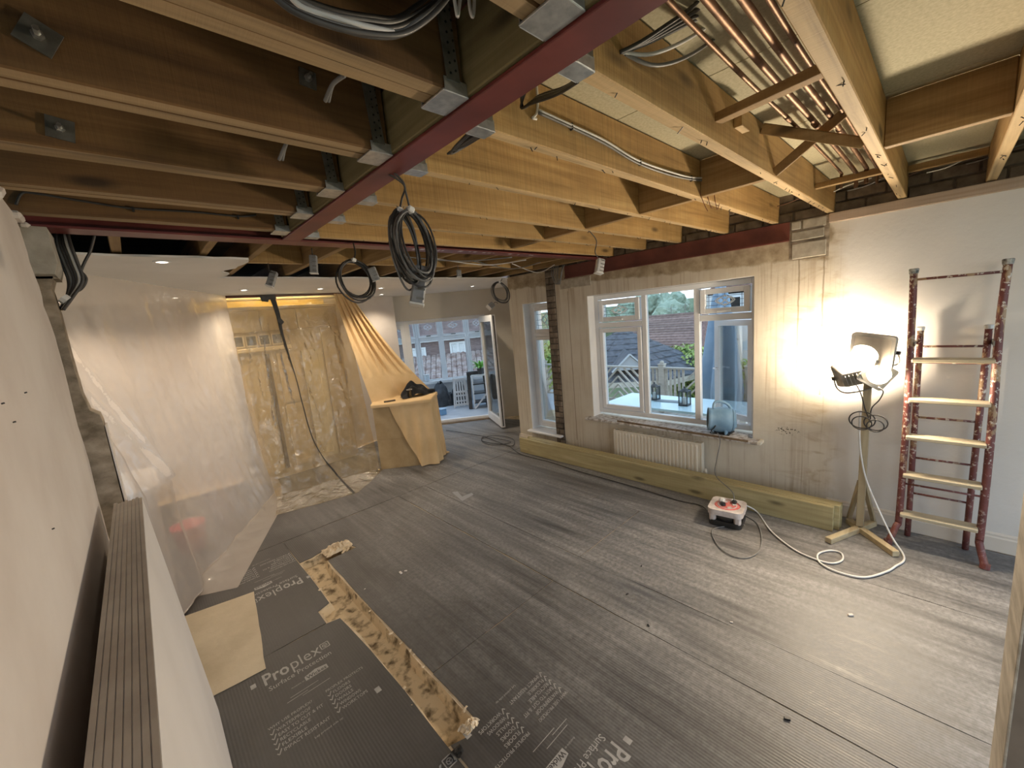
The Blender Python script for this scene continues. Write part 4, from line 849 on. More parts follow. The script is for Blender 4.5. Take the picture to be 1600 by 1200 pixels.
for sx, sy in ((1, 1), (1, -1), (-1, 1), (-1, -1)): link('corner_post', MB().obox(rp(.092*sx, .092*sy, .07), (.05, .05, .08), rz, .012), REELW, t)
d = link('socket_disc', MB().lathe(rp(0, 0, .10), [(.0, 0), (.097, 0), (.097, .038), (.088, .044), (.0, .046)], 28), REELR, t)
for k in range(4):
    a = k*math.pi/2+.5; link('socket', MB().obox(rp(.055*math.cos(a), .055*math.sin(a), .147), (.034, .034, .005), rz @ Matrix.Rotation(a, 3, 'Z'), .002), REELW, d)
link('disc_ring', MB().tube([rp(.07*math.cos(k*math.pi/12), .07*math.sin(k*math.pi/12), .145) for k in range(24)], .004, 6, closed=True), REELW, d)
link('winder', MB().lathe(rp(-.02, .03, .146), [(.024, 0), (.02, .02), (.0, .022)], 14), BLACKP, d)
tag(link('plug', MB().obox(rp(.03, .045, .165), (.05, .045, .034), rz, .012), WHITECAB), 'white plug pushed into the red disc of the cable reel', 'plug')
tag(link('plug', MB().obox(rp(.045, -.045, .162), (.04, .04, .028), rz, .010), BLACKP), 'black plug in the red disc of the cable reel', 'plug')
tp = rp(.045, -.045, .176)
cable('fan_lead', [cF+Vector((-.11, .0, -.10)), (3.872, fb.y-.02, .56), (3.852, fb.y-.03, .50), (3.80, fb.y-.02, .36), (3.66, fb.y-.06, .26), (3.52, 1.16, .21), tp], .0038, GREYCAB, 'thin grey lead falling from the blower fan to the cable reel')
def ground(pts, r): return [fZ(u, v, r+.003) for u, v in pts]
cable('reel_lead', [rp(-.11, .10, .075)]+ground([(1095, 790), (1060, 782), (1005, 765), (960, 752), (900, 735), (860, 722), (815, 710), (797, 698), (787, 694), (765, 692), (753, 688), (758, 683), (775, 681), (797, 683), (803, 690), (797, 697), (780, 697), (760, 690)], .005)[0:12]+ground([(797, 697), (803, 688), (790, 682), (765, 681), (752, 687), (762, 694), (780, 695), (798, 690), (770, 684), (735, 678), (697, 672)], .012), .005, DARKCAB, 'long dark lead from the cable reel past the planks to the glazed door')
t2 = ground([(1165, 806), (1183, 818), (1190, 840), (1185, 862), (1163, 872), (1135, 864), (1117, 845), (1116, 826), (1128, 806)], .004)
cable('loop_lead', [rp(.10, -.08, .07)]+t2[:-1]+[rp(-.02, -.13, .01)], .004, GREYCAB, 'grey lead lying in a wide loop before the cable reel')
white = [(1183, 800), (1205, 830), (1240, 858), (1275, 874), (1300, 880), (1316, 875), (1314, 864), (1296, 860), (1278, 866), (1282, 880), (1310, 894), (1350, 902), (1385, 893), (1400, 884), (1412, 876), (1410, 864)]
cable('white_lead', [tp+Vector((-.01, .01, -.02)), rp(.10, -.02, .152), rp(.16, -.10, .10)]+ground(white, .006)+[fX(1393, 838, 3.66), fX(1370, 790, 3.72), fX(1352, 745, 3.75), fX(1344, 700, 3.755), fX(1343, 660, 3.755), fX(1345, 640, 3.75)], .0062, WHITECAB, 'white lead from the cable reel curling over the floor to the light stand')

# ------------------------------------------------------------------ FLOODLIGHT STAND
LP = Vector((3.79, .342, 0))
t = thing('light_stand', 'homemade pale timber stand on crossed feet holding the floodlights', 'light stand', (LP.x, LP.y, 0))
link('post', MB().box((LP.x-.022, LP.y-.022, .045), (LP.x+.022, LP.y+.022, 1.205), .003), STANDW, t)
f1, f2 = fZ(1294, 845, .02), fZ(1400, 866, .02)
d1, d2 = (f1-LP).normalized(), (f2-LP).normalized()
for e, back in ((f1, .17), (f2, .12)):
    d = Vector((e.x-LP.x, e.y-LP.y, 0)).normalized(); 
    link('foot', MB().bar((LP.x-d.x*back, LP.y-d.y*back, .0215), (e.x, e.y, .0215), .044, .042, (0, 0, 1), .003), STANDX, t)
    link('brace', MB().bar((LP.x-d.x*back*.95, LP.y-d.y*back*.95, .045), (LP.x-d.x*.02, LP.y-d.y*.02, .40), .03, .022, (0, 0, 1), .002), STANDW, t)
    o = Vector((-d.y, d.x, 0))
HOUS = M('grey_cast_floodlight_body', (.30, .28, .24), (.42, .39, .34), (1, 1, 1), 12, 4, .5, .2)
LENS = emis('lit_floodlight_glass', (1.0, .88, .66), 22.0)
REFL = M('lamp_reflector', (.50, .44, .36), (.60, .54, .45), (1, 1, 1), 9, 3, .4, .3)
def flood(c, d, up, w, h, label, watts, lens=(0, 0, .40, .40)):
    c, d = Vector(c), Vector(d).normalized(); s = d.cross(Vector(up)).normalized(); u = s.cross(d); R = Matrix((s, u, d)).transposed()
    t = thing('floodlight', label, 'floodlight', c-Vector((0, 0, h/2)), 'site floodlights')
    mb = MB(); q = lambda a, b_, k: c+R @ Vector((a, b_, k))
    fr = [(w*.5, h*.5), (-w*.5, h*.5), (-w*.5, -h*.5), (w*.5, -h*.5)]
    def ring(k, z, r):
        out = []
        for (x, y), a0 in zip(((w*.5*k-r, h*.5*k-r), (-w*.5*k+r, h*.5*k-r), (-w*.5*k+r, -h*.5*k+r), (w*.5*k-r, -h*.5*k+r)), (0, 90, 180, 270)):
            for j in range(5): a = math.radians(a0+22.5*j); out.append(q(x+r*math.cos(a), y+r*math.sin(a), z))
        return out
    L = [ring(1, 0, .02), ring(1, -.02, .02), ring(.96, -.028, .02), ring(.62, -.085, .015)]; n = len(L[0]); vs = [p for l in L for p in l]
    fs = [(i*n+k, i*n+(k+1) % n, (i+1)*n+(k+1) % n, (i+1)*n+k) for i in range(3) for k in range(n)]+[tuple(3*n+k for k in range(n))]+[tuple(range(n))]
    mb.add(vs, fs); hb = link('housing', mb, HOUS, t)
    mb = MB(); inn = ring(.82, .006, .012); out = ring(1.0, .0005, .02); out2 = ring(1.0, .008, .02); vs = out2+inn+out
    mb.add(vs, [(k, (k+1) % n, n+(k+1) % n, n+k) for k in range(n)]+[(2*n+k, 2*n+(k+1) % n, (k+1) % n, k) for k in range(n)]); link('bezel', mb, HOUS, t)
    mb = MB(); mb.add(ring(.82, .0035, .012), [tuple(range(n))]); link('reflector', mb, REFL, t)
    ex, ey, ra, rb = lens; mb = MB(); mb.add([q(ex*w+ra*w*math.cos(k*math.pi/12), ey*h+rb*h*math.sin(k*math.pi/12), .005) for k in range(24)]+[q(ex*w, ey*h, .016)], [(k, (k+1) % 24, 24) for k in range(24)]); link('lit_lens', mb, LENS, t)
    for k in range(5): link('cooling_fin', MB().obox(q((k-2)*w*.1, 0, -.094), (.004, h*.5, .022), R), HOUS, hb)
    br = [q(w*.52, 0, -.03), q(w*.52, -h*.35, -.07), q(w*.3, -h*.52, -.10), q(-w*.3, -h*.52, -.10), q(-w*.52, -h*.35, -.07), q(-w*.52, 0, -.03)]
    link('bracket', MB().tube(spline(br, 4), .006, 6), DGALV, t, True)
    link('adjust_knob', MB().lathe(q(-w*.52, 0, -.03), [(.0, -.012), (.014, -.012), (.014, .006), (0, .006)], 10, s), BLACKP, t)
    ld = bpy.data.lights.new('floodlight_lamp', 'AREA'); ld.shape = 'RECTANGLE'; ld.size = w*.7; ld.size_y = h*.7; ld.energy = watts; ld.color = FLOOD_COL
    lo = bpy.data.objects.new('floodlight_lamp', ld); COL.objects.link(lo); lo.matrix_world = Matrix.Translation(c+d*.016) @ Matrix((s, u, -d)).transposed().to_4x4() @ Matrix.Diagonal((1, 1, 1, 1))
    z = -d; xx = s; yy = z.cross(xx); lo.matrix_world = Matrix.Translation(c+d*.016) @ Matrix((xx, yy, z)).transposed().to_4x4()
    return q
flood(fX(1362, 548, 3.70), (-.60, .20, -.12), (0, -.16, 1), .250, .235, 'upper floodlight on the timber stand, facing the room', FLOOD_W[0], (.17, -.17, .34, .31))
flood(fX(1331, 581, 3.76), (.75, .25, .42), (0, .32, 1), .215, .195, 'lower floodlight turned to the wall, with its back to the room', FLOOD_W[1])
flood(fX(1370, 586, 3.72), (-.66, -.40, -.12), (.5, -.45, 1), .19, .17, 'lower lit floodlight on the ladder side of the stand', FLOOD_W[2], (-.04, .05, .40, .38))
t = thing('lamp_crossbar', 'short timber crossbar carrying the floodlights on top of the stand', 'crossbar', (LP.x, LP.y, 1.2))
link('bar', MB().bar((3.775, .50, 1.222), (3.775, .25, 1.222), .045, .034, (0, 0, 1), .003), STANDX, t); link('bracket', MB().box((3.72, .33, 1.24), (3.80, .355, 1.30), .003), DGALV, t)
for i in range(4):
    c = fX(1352, 655, 3.765); rr = (fX(1384, 655, 3.765)-c).length
    cable('flex', [c+Vector((-.006*i+.028*math.cos(a*.9+i)*0-.03, -rr*(.66-.08*i)*math.cos(a)+.015-.075*(i % 2), .062*(1-.1*i)*math.sin(a)-.010*i)) for a in [k*math.pi*2/14 for k in range(15)]], .0042, DARKCAB, f'dark flex wound in a hank on the light stand post, {ORD[i]} turn from outside', 'hank of flex on the post', 3)
cable('flex', [fX(1334, 594, 3.74), fX(1345, 615, 3.76), fX(1352, 640, 3.755), fX(1360, 660, 3.755)], .004, DARKCAB, 'dark flex dropping from the floodlight that faces the wall')
cable('flex', [fX(1372, 605, 3.72), fX(1380, 612, 3.73), fX(1374, 625, 3.74), fX(1362, 638, 3.745), fX(1360, 655, 3.75)], .004, DARKCAB, 'dark flex looping from the lit floodlight beside the ladder')

# ------------------------------------------------------------------ STEPLADDER
MAROON = M('paint_spattered_maroon_tube', (.13, .035, .03), (.20, .055, .045), (1, 1, 1), 10, 4, .45)
def spatter():
    m, nt, b, o = new('paint_spattered_maroon_tube'); b.inputs['Roughness'].default_value = .5
    v = vec(nt); base = ramp(nt, nz(nt, v, 10, 5), [(.3, (.10, .028, .024)), (.7, (.19, .055, .045))])
    s = ramp(nt, nz(nt, v, 42, 5, .6), [(.57, 0.0), (.60, 1.0)]); s2 = ramp(nt, nz(nt, vec(nt, (1, 1, .5)), 13, 6, .6), [(.54, 0.0), (.58, .85)])
    z = N(nt, 'ShaderNodeSeparateXYZ'); nt.links.new(v, z.inputs[0]); up = ramp(nt, z.outputs['Z'], [(.2, .15), (1.0, 1.0)])
    c = mix(nt, mth(nt, 'MULTIPLY', s2, up), base, (.40, .27, .15)); c = mix(nt, mth(nt, 'MULTIPLY', s, up), c, (.62, .56, .48)); setc(nt, b, c); bump(nt, b, s2, .3, .002); return m
MAROON = spatter()
t = thing('stepladder', 'old maroon stepladder spattered with paint leaning folded against the white wall', 'stepladder', (3.78, -.06, 0), None)
for y in (.135, -.245):
    pts = [(3.86, y+(.014 if y > 0 else -.004), 1.90), (3.83, y+.004, 1.5), (3.79, y-.004, 1.0), (3.765, y-.006, .5), (3.755, y-.004, .18), (3.735, y+(.004 if y > 0 else -.004), .14), (3.70, y+(.035 if y > 0 else -.03), .03), (3.695, y+(.04 if y > 0 else -.035), .001)]
    st = link('stile', MB().tube(spline(pts, 4), .0195, 12), MAROON, t, True)
    link('end_cap', MB().lathe((3.862, pts[0][1], 1.895), [(.022, 0), (.024, .004), (.026, .03), (.02, .034), (0, .034)], 12), M('old_dark_cap', (.05, .05, .045), (.45, .44, .40), (1, 1, 1), 40, 3, .6), st)
    link('foot_shoe', MB().tube([(3.70, pts[-1][1], .035), (3.694, pts[-1][1]+.002, .0)], .024, 12), MAROON, st)
for y, yy in ((.098, .085), (-.205, -.20)):
    b_ = link('back_leg', MB().tube([(3.935, y, 1.515), (3.93, (y+yy)/2, .8), (3.92, yy, .16), (3.905, yy, .002)], .017, 12), MAROON, t, True)
    link('end_cap', MB().lathe((3.935, y, 1.51), [(.019, 0), (.021, .004), (.022, .022), (.016, .026), (0, .026)], 12), CLIP, b_)
for k, z in enumerate((1.325, 1.055, .795, .523, .235)):
    x = 3.735+.075*(z/1.9); tr = link('tread', MB().box((x-.042, -.236, z-.012), (x+.058, .126, z+.012), .004), TREAD, t)
    link('tread_rod', MB().tube([(x+.03, -.24, z-.02), (x+.03, .13, z-.02)], .006, 8), MAROON, tr)
link('top_rail', MB().tube([(3.855, .145, 1.855), (3.855, -.245, 1.855)], .008, 8), MAROON, t, True)
for z in (1.40, .90, .60, .33): link('back_rung', MB().tube([(3.93, .095, z), (3.93, -.203, z)], .0075, 8), MAROON, t, True)
link('tie_bar', MB().tube([(3.76, .125, .455), (3.76, -.24, .455)], .007, 8), MAROON, t, True)
for y in (.118, -.225): link('hinge_plate', MB().bar((3.80, y, 1.43), (3.935, y, 1.43), .006, .03, (0, 0, 1)), DGALV, t)
# ------------------------------------------------------------------ KITCHEN BEHIND THE DUST SHEETS
def V2(a, b_, z=0.0): return Vector((a, b_, z))
def lerp(a, b_, t): return a+(b_-a)*t
def pw(tab, x):
    for (x0, y0), (x1, y1) in zip(tab, tab[1:]):
        if x <= x1: k = max(0, min(1, (x-x0)/(x1-x0))); return y0+(y1-y0)*k
    return tab[-1][1]
def sstep(a, b_, x): k = max(0, min(1, (x-a)/(b_-a))); return k*k*(3-2*k)
# bank of tall units
t = thing('tall_kitchen_units', 'tall beige kitchen units veiled by the clear sheet with the black tape', 'kitchen units', (1.55, 6.1, 0))
link('carcass', MB().box((.80, 5.97, .001), (2.22, 6.48, 2.24)), CABM, t)
def door(x0, x1, z0, z1, m=None, nm='door', knob=True):
    d = link(nm, MB().box((x0+.003, 5.945, z0+.003), (x1-.003, 5.968, z1-.003), .004), m or CABM, t)
    if nm == 'door' and z1-z0 > .3: link('shaker_panel', rect_frame2(x0+.003, x1-.003, z0+.003, z1-.003, .06, 5.937, 5.946), m or CABM, d)
    return d
def rect_frame2(x0, x1, z0, z1, w, y0, y1):
    mb = MB(); mb.box((x0, y0, z0), (x0+w, y1, z1)); mb.box((x1-w, y0, z0), (x1, y1, z1)); mb.box((x0+w, y0, z0), (x1-w, y1, z0+w)); mb.box((x0+w, y0, z1-w), (x1-w, y1, z1)); return mb
xs = [.82, 1.25, 1.68, 2.20]
for a, b_ in zip(xs, xs[1:]): door(a, b_, 1.95, 2.22)
for k in range(4):
    x0 = .90+k*.145; f = link('glazed_square', rect_frame2(x0, x0+.14, 1.77, 1.92, .018, 5.935, 5.955), CABM, t); link('pane', MB().box((x0+.018, 5.945, 1.788), (x0+.122, 5.952, 1.902)), DARKG, f)
link('cornice', MB().box((.84, 5.90, 1.70), (1.55, 5.968, 1.755), .01), M('light_cornice', (.70, .63, .48)), t)
for (a, b_, z0, z1, m) in ((.96, 1.22, .12, 1.66, None), (1.66, 1.93, .12, 1.66, M('pale_unit_door', (.60, .57, .47))), (1.95, 2.20, .12, 1.94, None), (1.36, 1.62, 1.0, 1.66, None), (1.36, 1.62, .12, .97, None)): door(a, b_, z0, z1, m)
for (a, b_) in ((.86, .94), (1.24, 1.28)): link('dark_gap', MB().box((a, 5.94, .12), (b_, 5.969, 1.66)), M('shadow_brown_panel', (.10, .075, .045)), t)
link('top_cornice', MB().box((.80, 5.935, 2.222), (2.22, 5.96, 2.264), .004), CABM, t)
link('plinth', MB().box((.82, 5.99, .0), (2.2, 6.0, .12)), BLACKP, t)
LED = emis('warm_led_strip', (1.0, .80, .40), 22.0)
t = thing('led_strip', 'warm yellow light strip along the top of the tall kitchen units', 'light strip', (1.5, 6.02, 2.26))
link('diffuser', MB().box((.9, 6.02, 2.250), (2.18, 6.05, 2.256)), LED, t); link('channel', MB().box((.88, 5.995, 2.241), (2.2, 6.075, 2.250)), GALV, t)
tag(link('glow_tinted_fascia', MB().box((.60, 6.40, 2.245), (2.22, 6.42, 2.375)), M('yellow_glow_painted_wall', (.80, .62, .22))), 'wall strip tinted with yellow lamp glow above the tall kitchen units', 'panel')  # yellow LED glow painted into the wall colour
# counter end at the near side
t = thing('base_unit', 'white kitchen base unit with rounded worktop under the milky sheet', 'kitchen unit', (-.5, 4.0, 0))
link('cabinet', MB().box((-1.6, 3.66, .1), (-.06, 4.30, .875), .004), CABW, t); link('plinth', MB().box((-1.6, 3.72, .0), (-.12, 4.25, .1)), BLACKP, t)
rnd = [(-1.65, 3.615), (-.14, 3.615)]+[(-.14+.12*math.cos(a), 3.735+.12*math.sin(a)) for a in [math.radians(-90+15*k) for k in range(1, 7)]]+[(-.02, 4.22)]+[(-.14+.12*math.cos(math.radians(15*k)), 4.22+.12*math.sin(math.radians(15*k))) for k in range(1, 7)]+[(-1.65, 4.34)]
link('worktop', MB().prism([(x, y, .88) for x, y in rnd], (0, 0, .04)), CABW, t)
for k in range(3): link('door', MB().box((-1.55+k*.5, 3.64, .12), (-1.08+k*.5, 3.659, .86), .004), CABW, t)
p = fZ(300, 866)
t = thing('red_tub', 'red tub standing on the floor behind the milky sheet', 'tub', (p.x+.02, p.y+.06, 0)); c = (p.x+.02, p.y+.10, 0)
REDT = M('red_tub_plastic', (.62, .06, .07), rough=.4)
link('body', MB().lathe(c, [(0, .001), (.095, .001), (.125, .23), (.133, .235), (.133, .255), (.118, .255), (.09, .02), (0, .02)], 20), REDT, t, True); link('handle', MB().tube([Vector(c)+Vector((.115*math.cos(a), .02, .21-.1*math.sin(a)*0+.09*math.sin(a))) for a in [math.pi*k/10 for k in range(11)]], .004, 6), GALV, t)

# ------------------------------------------------------------------ DUST SHEETS
TA0, TA1 = V2(-.66, 3.05), V2(.885, 5.70); NA = V2(.865, -.50); ZT = 2.378
def EA(u): return Vector((pw(((0, -.35), (.28, -.06), (.45, .27), (.85, .83), (1, .93)), u), pw(((0, 3.55), (.28, 3.76), (.45, 3.58), (.85, 4.76), (1, 5.0)), u), .006))
def sheetA(u, v):
    T = lerp(TA0, TA1, u); kb = 1-sstep(.30, .44, u)
    ec = lerp(.05, .26+.04*(u < .2), kb)
    if v < .80:
        q = v/.80; z = ZT*(1-q)
        if z > .93: q2 = (ZT-z)/(ZT-.93); off = lerp(.015+.10*q2**1.6*.6, ec*(q2**1.15), kb)
        else: q3 = (.93-z)/.93; off = lerp(.075, ec, kb)+.14*q3**1.7*(1-.7*kb)
        fold = .022*n3(u*13, z*.8, 4)+.012*n3(u*30+z*2, z*1.1, 9)+.006*n3(u*44, z*14, 2)
        cr = 0
        for k0, a in ((.08, .020), (.17, .024)):      # stretched ridges running down to the counter corner
            r = k0+(.32-k0)*((ZT-z)/(ZT-.93)) if z > .93 else .32
            cr += a*math.exp(-((u-r)/.0085)**2)*(1 if z > .93 else 0)
        w = min(1, (ZT-z)*4)
        p = T+NA*(off+fold*w+cr*w*.8); p.z = z+.004
        return p
    q = (v-.80)/.20; base = sheetA(u, .7999); E = EA(u); p = lerp(base, E, q**.9); p.z = .004+.014*abs(n3(p.x*6, p.y*6, 3))*math.sin(math.pi*min(1, q*1.05+.12))+.03*(1-q)**4; return p
mb = MB().surf(sheetA, 170, 150); tag(link('milky_dust_sheet', mb, POLYW, None, True, fix=False), 'milky polythene dust sheet hung slantwise from the ceiling over the white base unit', 'dust sheet')
TB0, TB1 = V2(.875, 5.70), V2(2.23, 5.66)
def CB(u): return Vector((pw(((0, .93), (.5, 1.55), (1, 2.10)), u), pw(((0, 5.22), (.5, 5.14), (1, 4.97)), u), .006))
def EB(u): return Vector((pw(((0, .80), (.35, 1.20), (.66, 1.61), (.78, 1.86), (1, 2.26)), u), pw(((0, 4.74), (.35, 4.63), (.66, 4.55), (.78, 4.74), (1, 5.12)), u), .007))
def sheetB(u, v):
    T = lerp(TB0, TB1, u); C = CB(u)
    if v < .80:
        q = v/.80; z = 2.366*(1-q); k = q**2.4*.8+.2*q
        p = T+(C-T)*k; w = min(1, q*5)
        lean = .10*math.sin(math.pi*q)*(u-.3)
        f = .042*n3(u*8+q*1.6, q*1.3, 14)+.016*math.sin((u-.31)*60/(.25+q))*max(0, 1-abs(u-.31)*2.2)*q*(1-q)*2+.009*n3(u*19-q*3.5, q*3.0, 19)+.006*n3(u*26+q*9, q*14, 12)+.014*max(0, n3(u*5+q*3, q*7, 31))
        p = p+V2(lean*w*.4, -f*w*1.1); p.z = z+.005
        return p
    q = (v-.80)/.20; b_ = sheetB(u, .7999); E = EB(u); p = lerp(b_, E, q); p.z = .005+.034*abs(n3(p.x*6, p.y*7, 13))*math.sin(math.pi*min(1, q+.1))+.03*(1-q)**3; return p
mb = MB().surf(sheetB, 150, 170); tag(link('clear_dust_sheet', mb, POLYC, None, True, fix=False), 'crinkled clear polythene dust sheet over the tall units, split by a black taped zip', 'dust sheet')
# black taped zip running down the clear sheet
grid = [(i/60, j/90, px(sheetB(i/60, j/90))) for j in range(91) for i in range(61)]
def onB(u, v):
    g = min(grid, key=lambda e: (e[2][0]-u)**2+(e[2][1]-v)**2); return g[0], g[1]
zp = [(427, 466), (433, 490), (441, 520), (450, 552), (461, 590), (470, 625), (480, 660), (492, 692), (508, 722), (530, 748), (553, 769)]
uv = [onB(*p) for p in zp]; uvs = spline([Vector((a, b_, 0)) for a, b_ in uv], 6)
mb = MB(); vs = []; m = len(uvs)
for i, q in enumerate(uvs):
    w = lerp(.031, .006, min(1, i/m*2.6)) if i < m*.8 else .012; k = w/1.36
    for s in (-1, 1):
        p = sheetB(min(1, max(0, q.x+s*k)), min(1, q.y)); p = p+(CAM-p).normalized()*0+V2(0, -.012, .004); vs.append(p)
mb.add(vs, [(2*i, 2*i+1, 2*i+3, 2*i+2) for i in range(m-1)]); t = tag(link('taped_zip', mb, TAPE, None), 'black taped zip running down the clear dust sheet from the ceiling', 'tape')
def tapepatch(pts, y, nm, label):
    mb = MB().prism([fY(u, v, y) for u, v in pts], (0, .003, 0)); return tag(link(nm, mb, TAPE), label, 'tape')
tapepatch([(405, 462), (430, 460), (432, 467), (420, 468), (419, 472), (409, 471)], 5.62, 'tape_patch', 'black tape patch fixing the zip to the ceiling edge')
tapepatch([(436, 494), (444, 503), (441, 507), (433, 502)], 5.58, 'tape_patch', 'short tab of black tape sticking out beside the zip')
tag(link('ceiling_batten', MB().box((.90, 5.685, 2.355), (2.23, 5.72, 2.384), .002), wood('dark_red_batten', (.10, .035, .02), (.16, .06, .035), (.22, .09, .05), 'X', .7)), 'thin dark batten holding the clear sheet against the ceiling', 'batten')
# draped counter
PC = [(2.14, 5.03), (2.72, 4.575), (3.05, 4.93), (2.55, 5.50)]
t = thing('counter', 'counter end covered with brown paper under the peach cotton sheet', 'counter', (2.6, 5.0, 0))
COVP = M('brown_covering_paper', (.30, .20, .09), (.44, .32, .17), (1, 1, 1), 3, 6, .6, 0, .6, .03)
link('cabinet', MB().prism([(x, y, .001) for x, y in PC], (0, 0, .85)), COVP, t)
fd = (Vector(PC[1])-Vector(PC[0])); fn = Vector((-fd.y, fd.x)).normalized()*-1
if fn.y > 0: fn = -fn
for z0, z1 in ((.02, .40), (.41, .83)): link('covering_panel', MB().prism([(PC[0][0]+fn.x*.004, PC[0][1]+fn.y*.004, z0), (PC[1][0]+fn.x*.004, PC[1][1]+fn.y*.004, z0), (PC[1][0]+fn.x*.004, PC[1][1]+fn.y*.004, z1), (PC[0][0]+fn.x*.004, PC[0][1]+fn.y*.004, z1)], (-fn.x*.003, -fn.y*.003, 0)), COVP, t)
link('worktop', MB().prism([(PC[0][0]-.01, PC[0][1]-.02, .852), (PC[1][0], PC[1][1]-.035, .852), (PC[2][0]+.03, PC[2][1], .852), (PC[3][0], PC[3][1]+.02, .852)], (0, 0, .032)), CABM, t)
# peach cotton sheet: swoops from the ceiling, lies on the counter, hangs over its corner
TL, TR = Vector((2.10, 5.63, 2.37)), Vector((2.33, 5.66, 2.36))
def clothTop(u, v):
    T = lerp(TL, TR, u)
    land = Vector((pw(((0, 2.19), (.5, 2.66), (1, 3.06)), u), pw(((0, 5.14), (.5, 5.22), (1, 5.02)), u), .892))
    front = Vector((pw(((0, 2.14), (.5, 2.50), (1, 3.02)), u), pw(((0, 5.015), (.5, 4.74), (1, 4.90)), u), .892)) if u < .8 else lerp(Vector((2.715, 4.525, .892)), Vector((3.06, 4.90, .892)), (u-.8)/.2)
    if u <= .8: front = lerp(Vector((2.10, 4.985, .892)), Vector((2.715, 4.525, .892)), u/.8)
    if v < .72:
        q = v/.72; p = lerp(T, land, q); sag = .30*q*(1-q)*(1.0 if u > .5 else .8)
        p.z = T.z+(land.z-T.z)*q-sag*1.2*(.6+.4*u)+(0 if q < 1 else 0)
        f = (.030*math.sin(u*34+2.5*n3(u*3, q, 5))+.018*n3(u*22, q*1.2, 8))*math.sin(math.pi*min(1, q*1.3+.02))**.6*(1 if q < .77 else max(0, (1-q)/.23))
        return p+Vector((-.5, -.85, .15))*f
    q = (v-.72)/.28; p = lerp(land, front, min(1, q*1.1)); p.z = .892-.45*max(0, q-.91)+.006*n3(p.x*9, p.y*9, 3)+.012*max(0, .25-q)*math.sin(u*34); return p
path = [Vector((2.30, 4.905)), Vector((2.715, 4.572)), Vector((3.055, 4.94)), Vector((2.96, 5.08))]
Ls = [(b_-a).length for a, b_ in zip(path, path[1:])]; LT = sum(Ls)
def along(s):
    for a, b_, L in zip(path, path[1:], Ls):
        if s <= L: d = (b_-a)/L; return a+d*s, Vector((d.y, -d.x))
        s -= L
    d = (path[-1]-path[-2]).normalized(); return path[-1], Vector((d.y, -d.x))
def clothDrape(u, v):
    s0 = .34*v**1.1; s = s0+(LT-s0)*u; p, nn = along(s)
    k = abs(s-Ls[0]); 
    if k < .1: nn = (along(Ls[0]-.05)[1]*(.1-(s-Ls[0]))+along(Ls[0]+.05)[1]*(.1+(s-Ls[0]))).normalized()
    amp = .004+.05*v; f = amp*(math.sin(s*40+1.2*n3(s*4, v*2, 6))*.5+.55+.6*n3(s*11, v*1.5, 2))
    p = p+nn*(.012+f+.035*v*math.exp(-((s-.40)/.18)**2)); zb = .012+.22*max(0, (u-.72)/.28)*0
    z = lerp(.892, zb, min(1, v**.95))+.012*n3(s*9, v*6, 5)*v
    return Vector((p.x, p.y, max(.006, z)))
t = thing('cotton_dust_sheet', 'peach cotton dust sheet swooping from the ceiling over the counter corner', 'dust sheet', (2.6, 5.0, .9))
link('hanging_part', MB().surf(clothTop, 90, 90), CLOTH, t, True, fix=False); link('draped_part', MB().surf(clothDrape, 120, 60), CLOTH, t, True, fix=False)
mb = MB(); mb.surf(lambda u, v: Vector((3.02+.10*(u-.5)+.03*n3(u*7, v*7, 2), 4.86+.16*(v-.5)+.03*n3(u*7, v*7, 8), .008+.05*abs(n3(u*6, v*6, 4))*math.sin(math.pi*u)*math.sin(math.pi*v)*2)), 18, 18); link('bunched_hem', mb, CLOTH, t, True)
# things left on the counter
pj = fZ(652, 617, .90)+Vector((0, 0, .0))
t = thing('dark_jacket', 'crumpled black jacket lying on the peach sheet on the counter', 'jacket', (pj.x, pj.y, .90))
BLKF = M('black_fabric', (.010, .010, .011), (.022, .021, .022), (1, 1, 1), 8, 4, .95)
dj = Vector((.80, -.05, 0)).normalized(); ej = Vector((.35, .9, 0)).normalized()
def jk(u, v):
    a = (u-.5)*2; b_ = (v-.5)*2; r = max(0, 1-a*a*.9-b_*b_*.9); h = (.125-.04*a)*r**.6*(1+.8*n3(u*4, v*4, 7))+.010
    return pj+dj*(a*.235*(1+.2*n3(v*3, 1, 2)))+ej*(b_*.10*(1+.35*n3(u*4, 2, 5)))+Vector((0, 0, max(.002, h-.01)))
link('body', MB().surf(jk, 28, 22), BLKF, t, True); link('sleeve', MB().tube(spline([pj+dj*.10+Vector((0, 0, .03)), pj+dj*.2-ej*.03+Vector((0, 0, .028)), pj+dj*.27-ej*.06+Vector((0, 0, .022))], 5), [.03]*4+[.028]*4+[.024]*3, 10), BLKF, t, True)
pg = fZ(641, 621, .90); t = thing('glass_tumbler', 'small clear glass tumbler beside the black jacket', 'glass', (pg.x, pg.y, .898))
GL2 = glass('tumbler_glass', (.93, .92, .88)); link('bowl', MB().lathe((pg.x, pg.y, .899), [(0, 0), (.031, 0), (.040, .11), (.037, .11), (.029, .012), (0, .012)], 20), GL2, t, True); link('rim', MB().tube([(pg.x+.0385*math.cos(a), pg.y+.0385*math.sin(a), 1.009) for a in [k*math.pi/10 for k in range(20)]], .0016, 6, closed=True), CLIP, t)
pp = fZ(609, 627, .897); t = thing('phone', 'black phone lying flat on the edge of the draped counter', 'phone', pp); R = Matrix.Rotation(math.radians(-25), 3, 'Z')
link('case', MB().obox(pp+Vector((0, 0, .005)), (.15, .072, .009), R, .003), BLACKP, t); link('screen', MB().obox(pp+Vector((0, 0, .0102)), (.14, .064, .0012), R), DARKG, t)
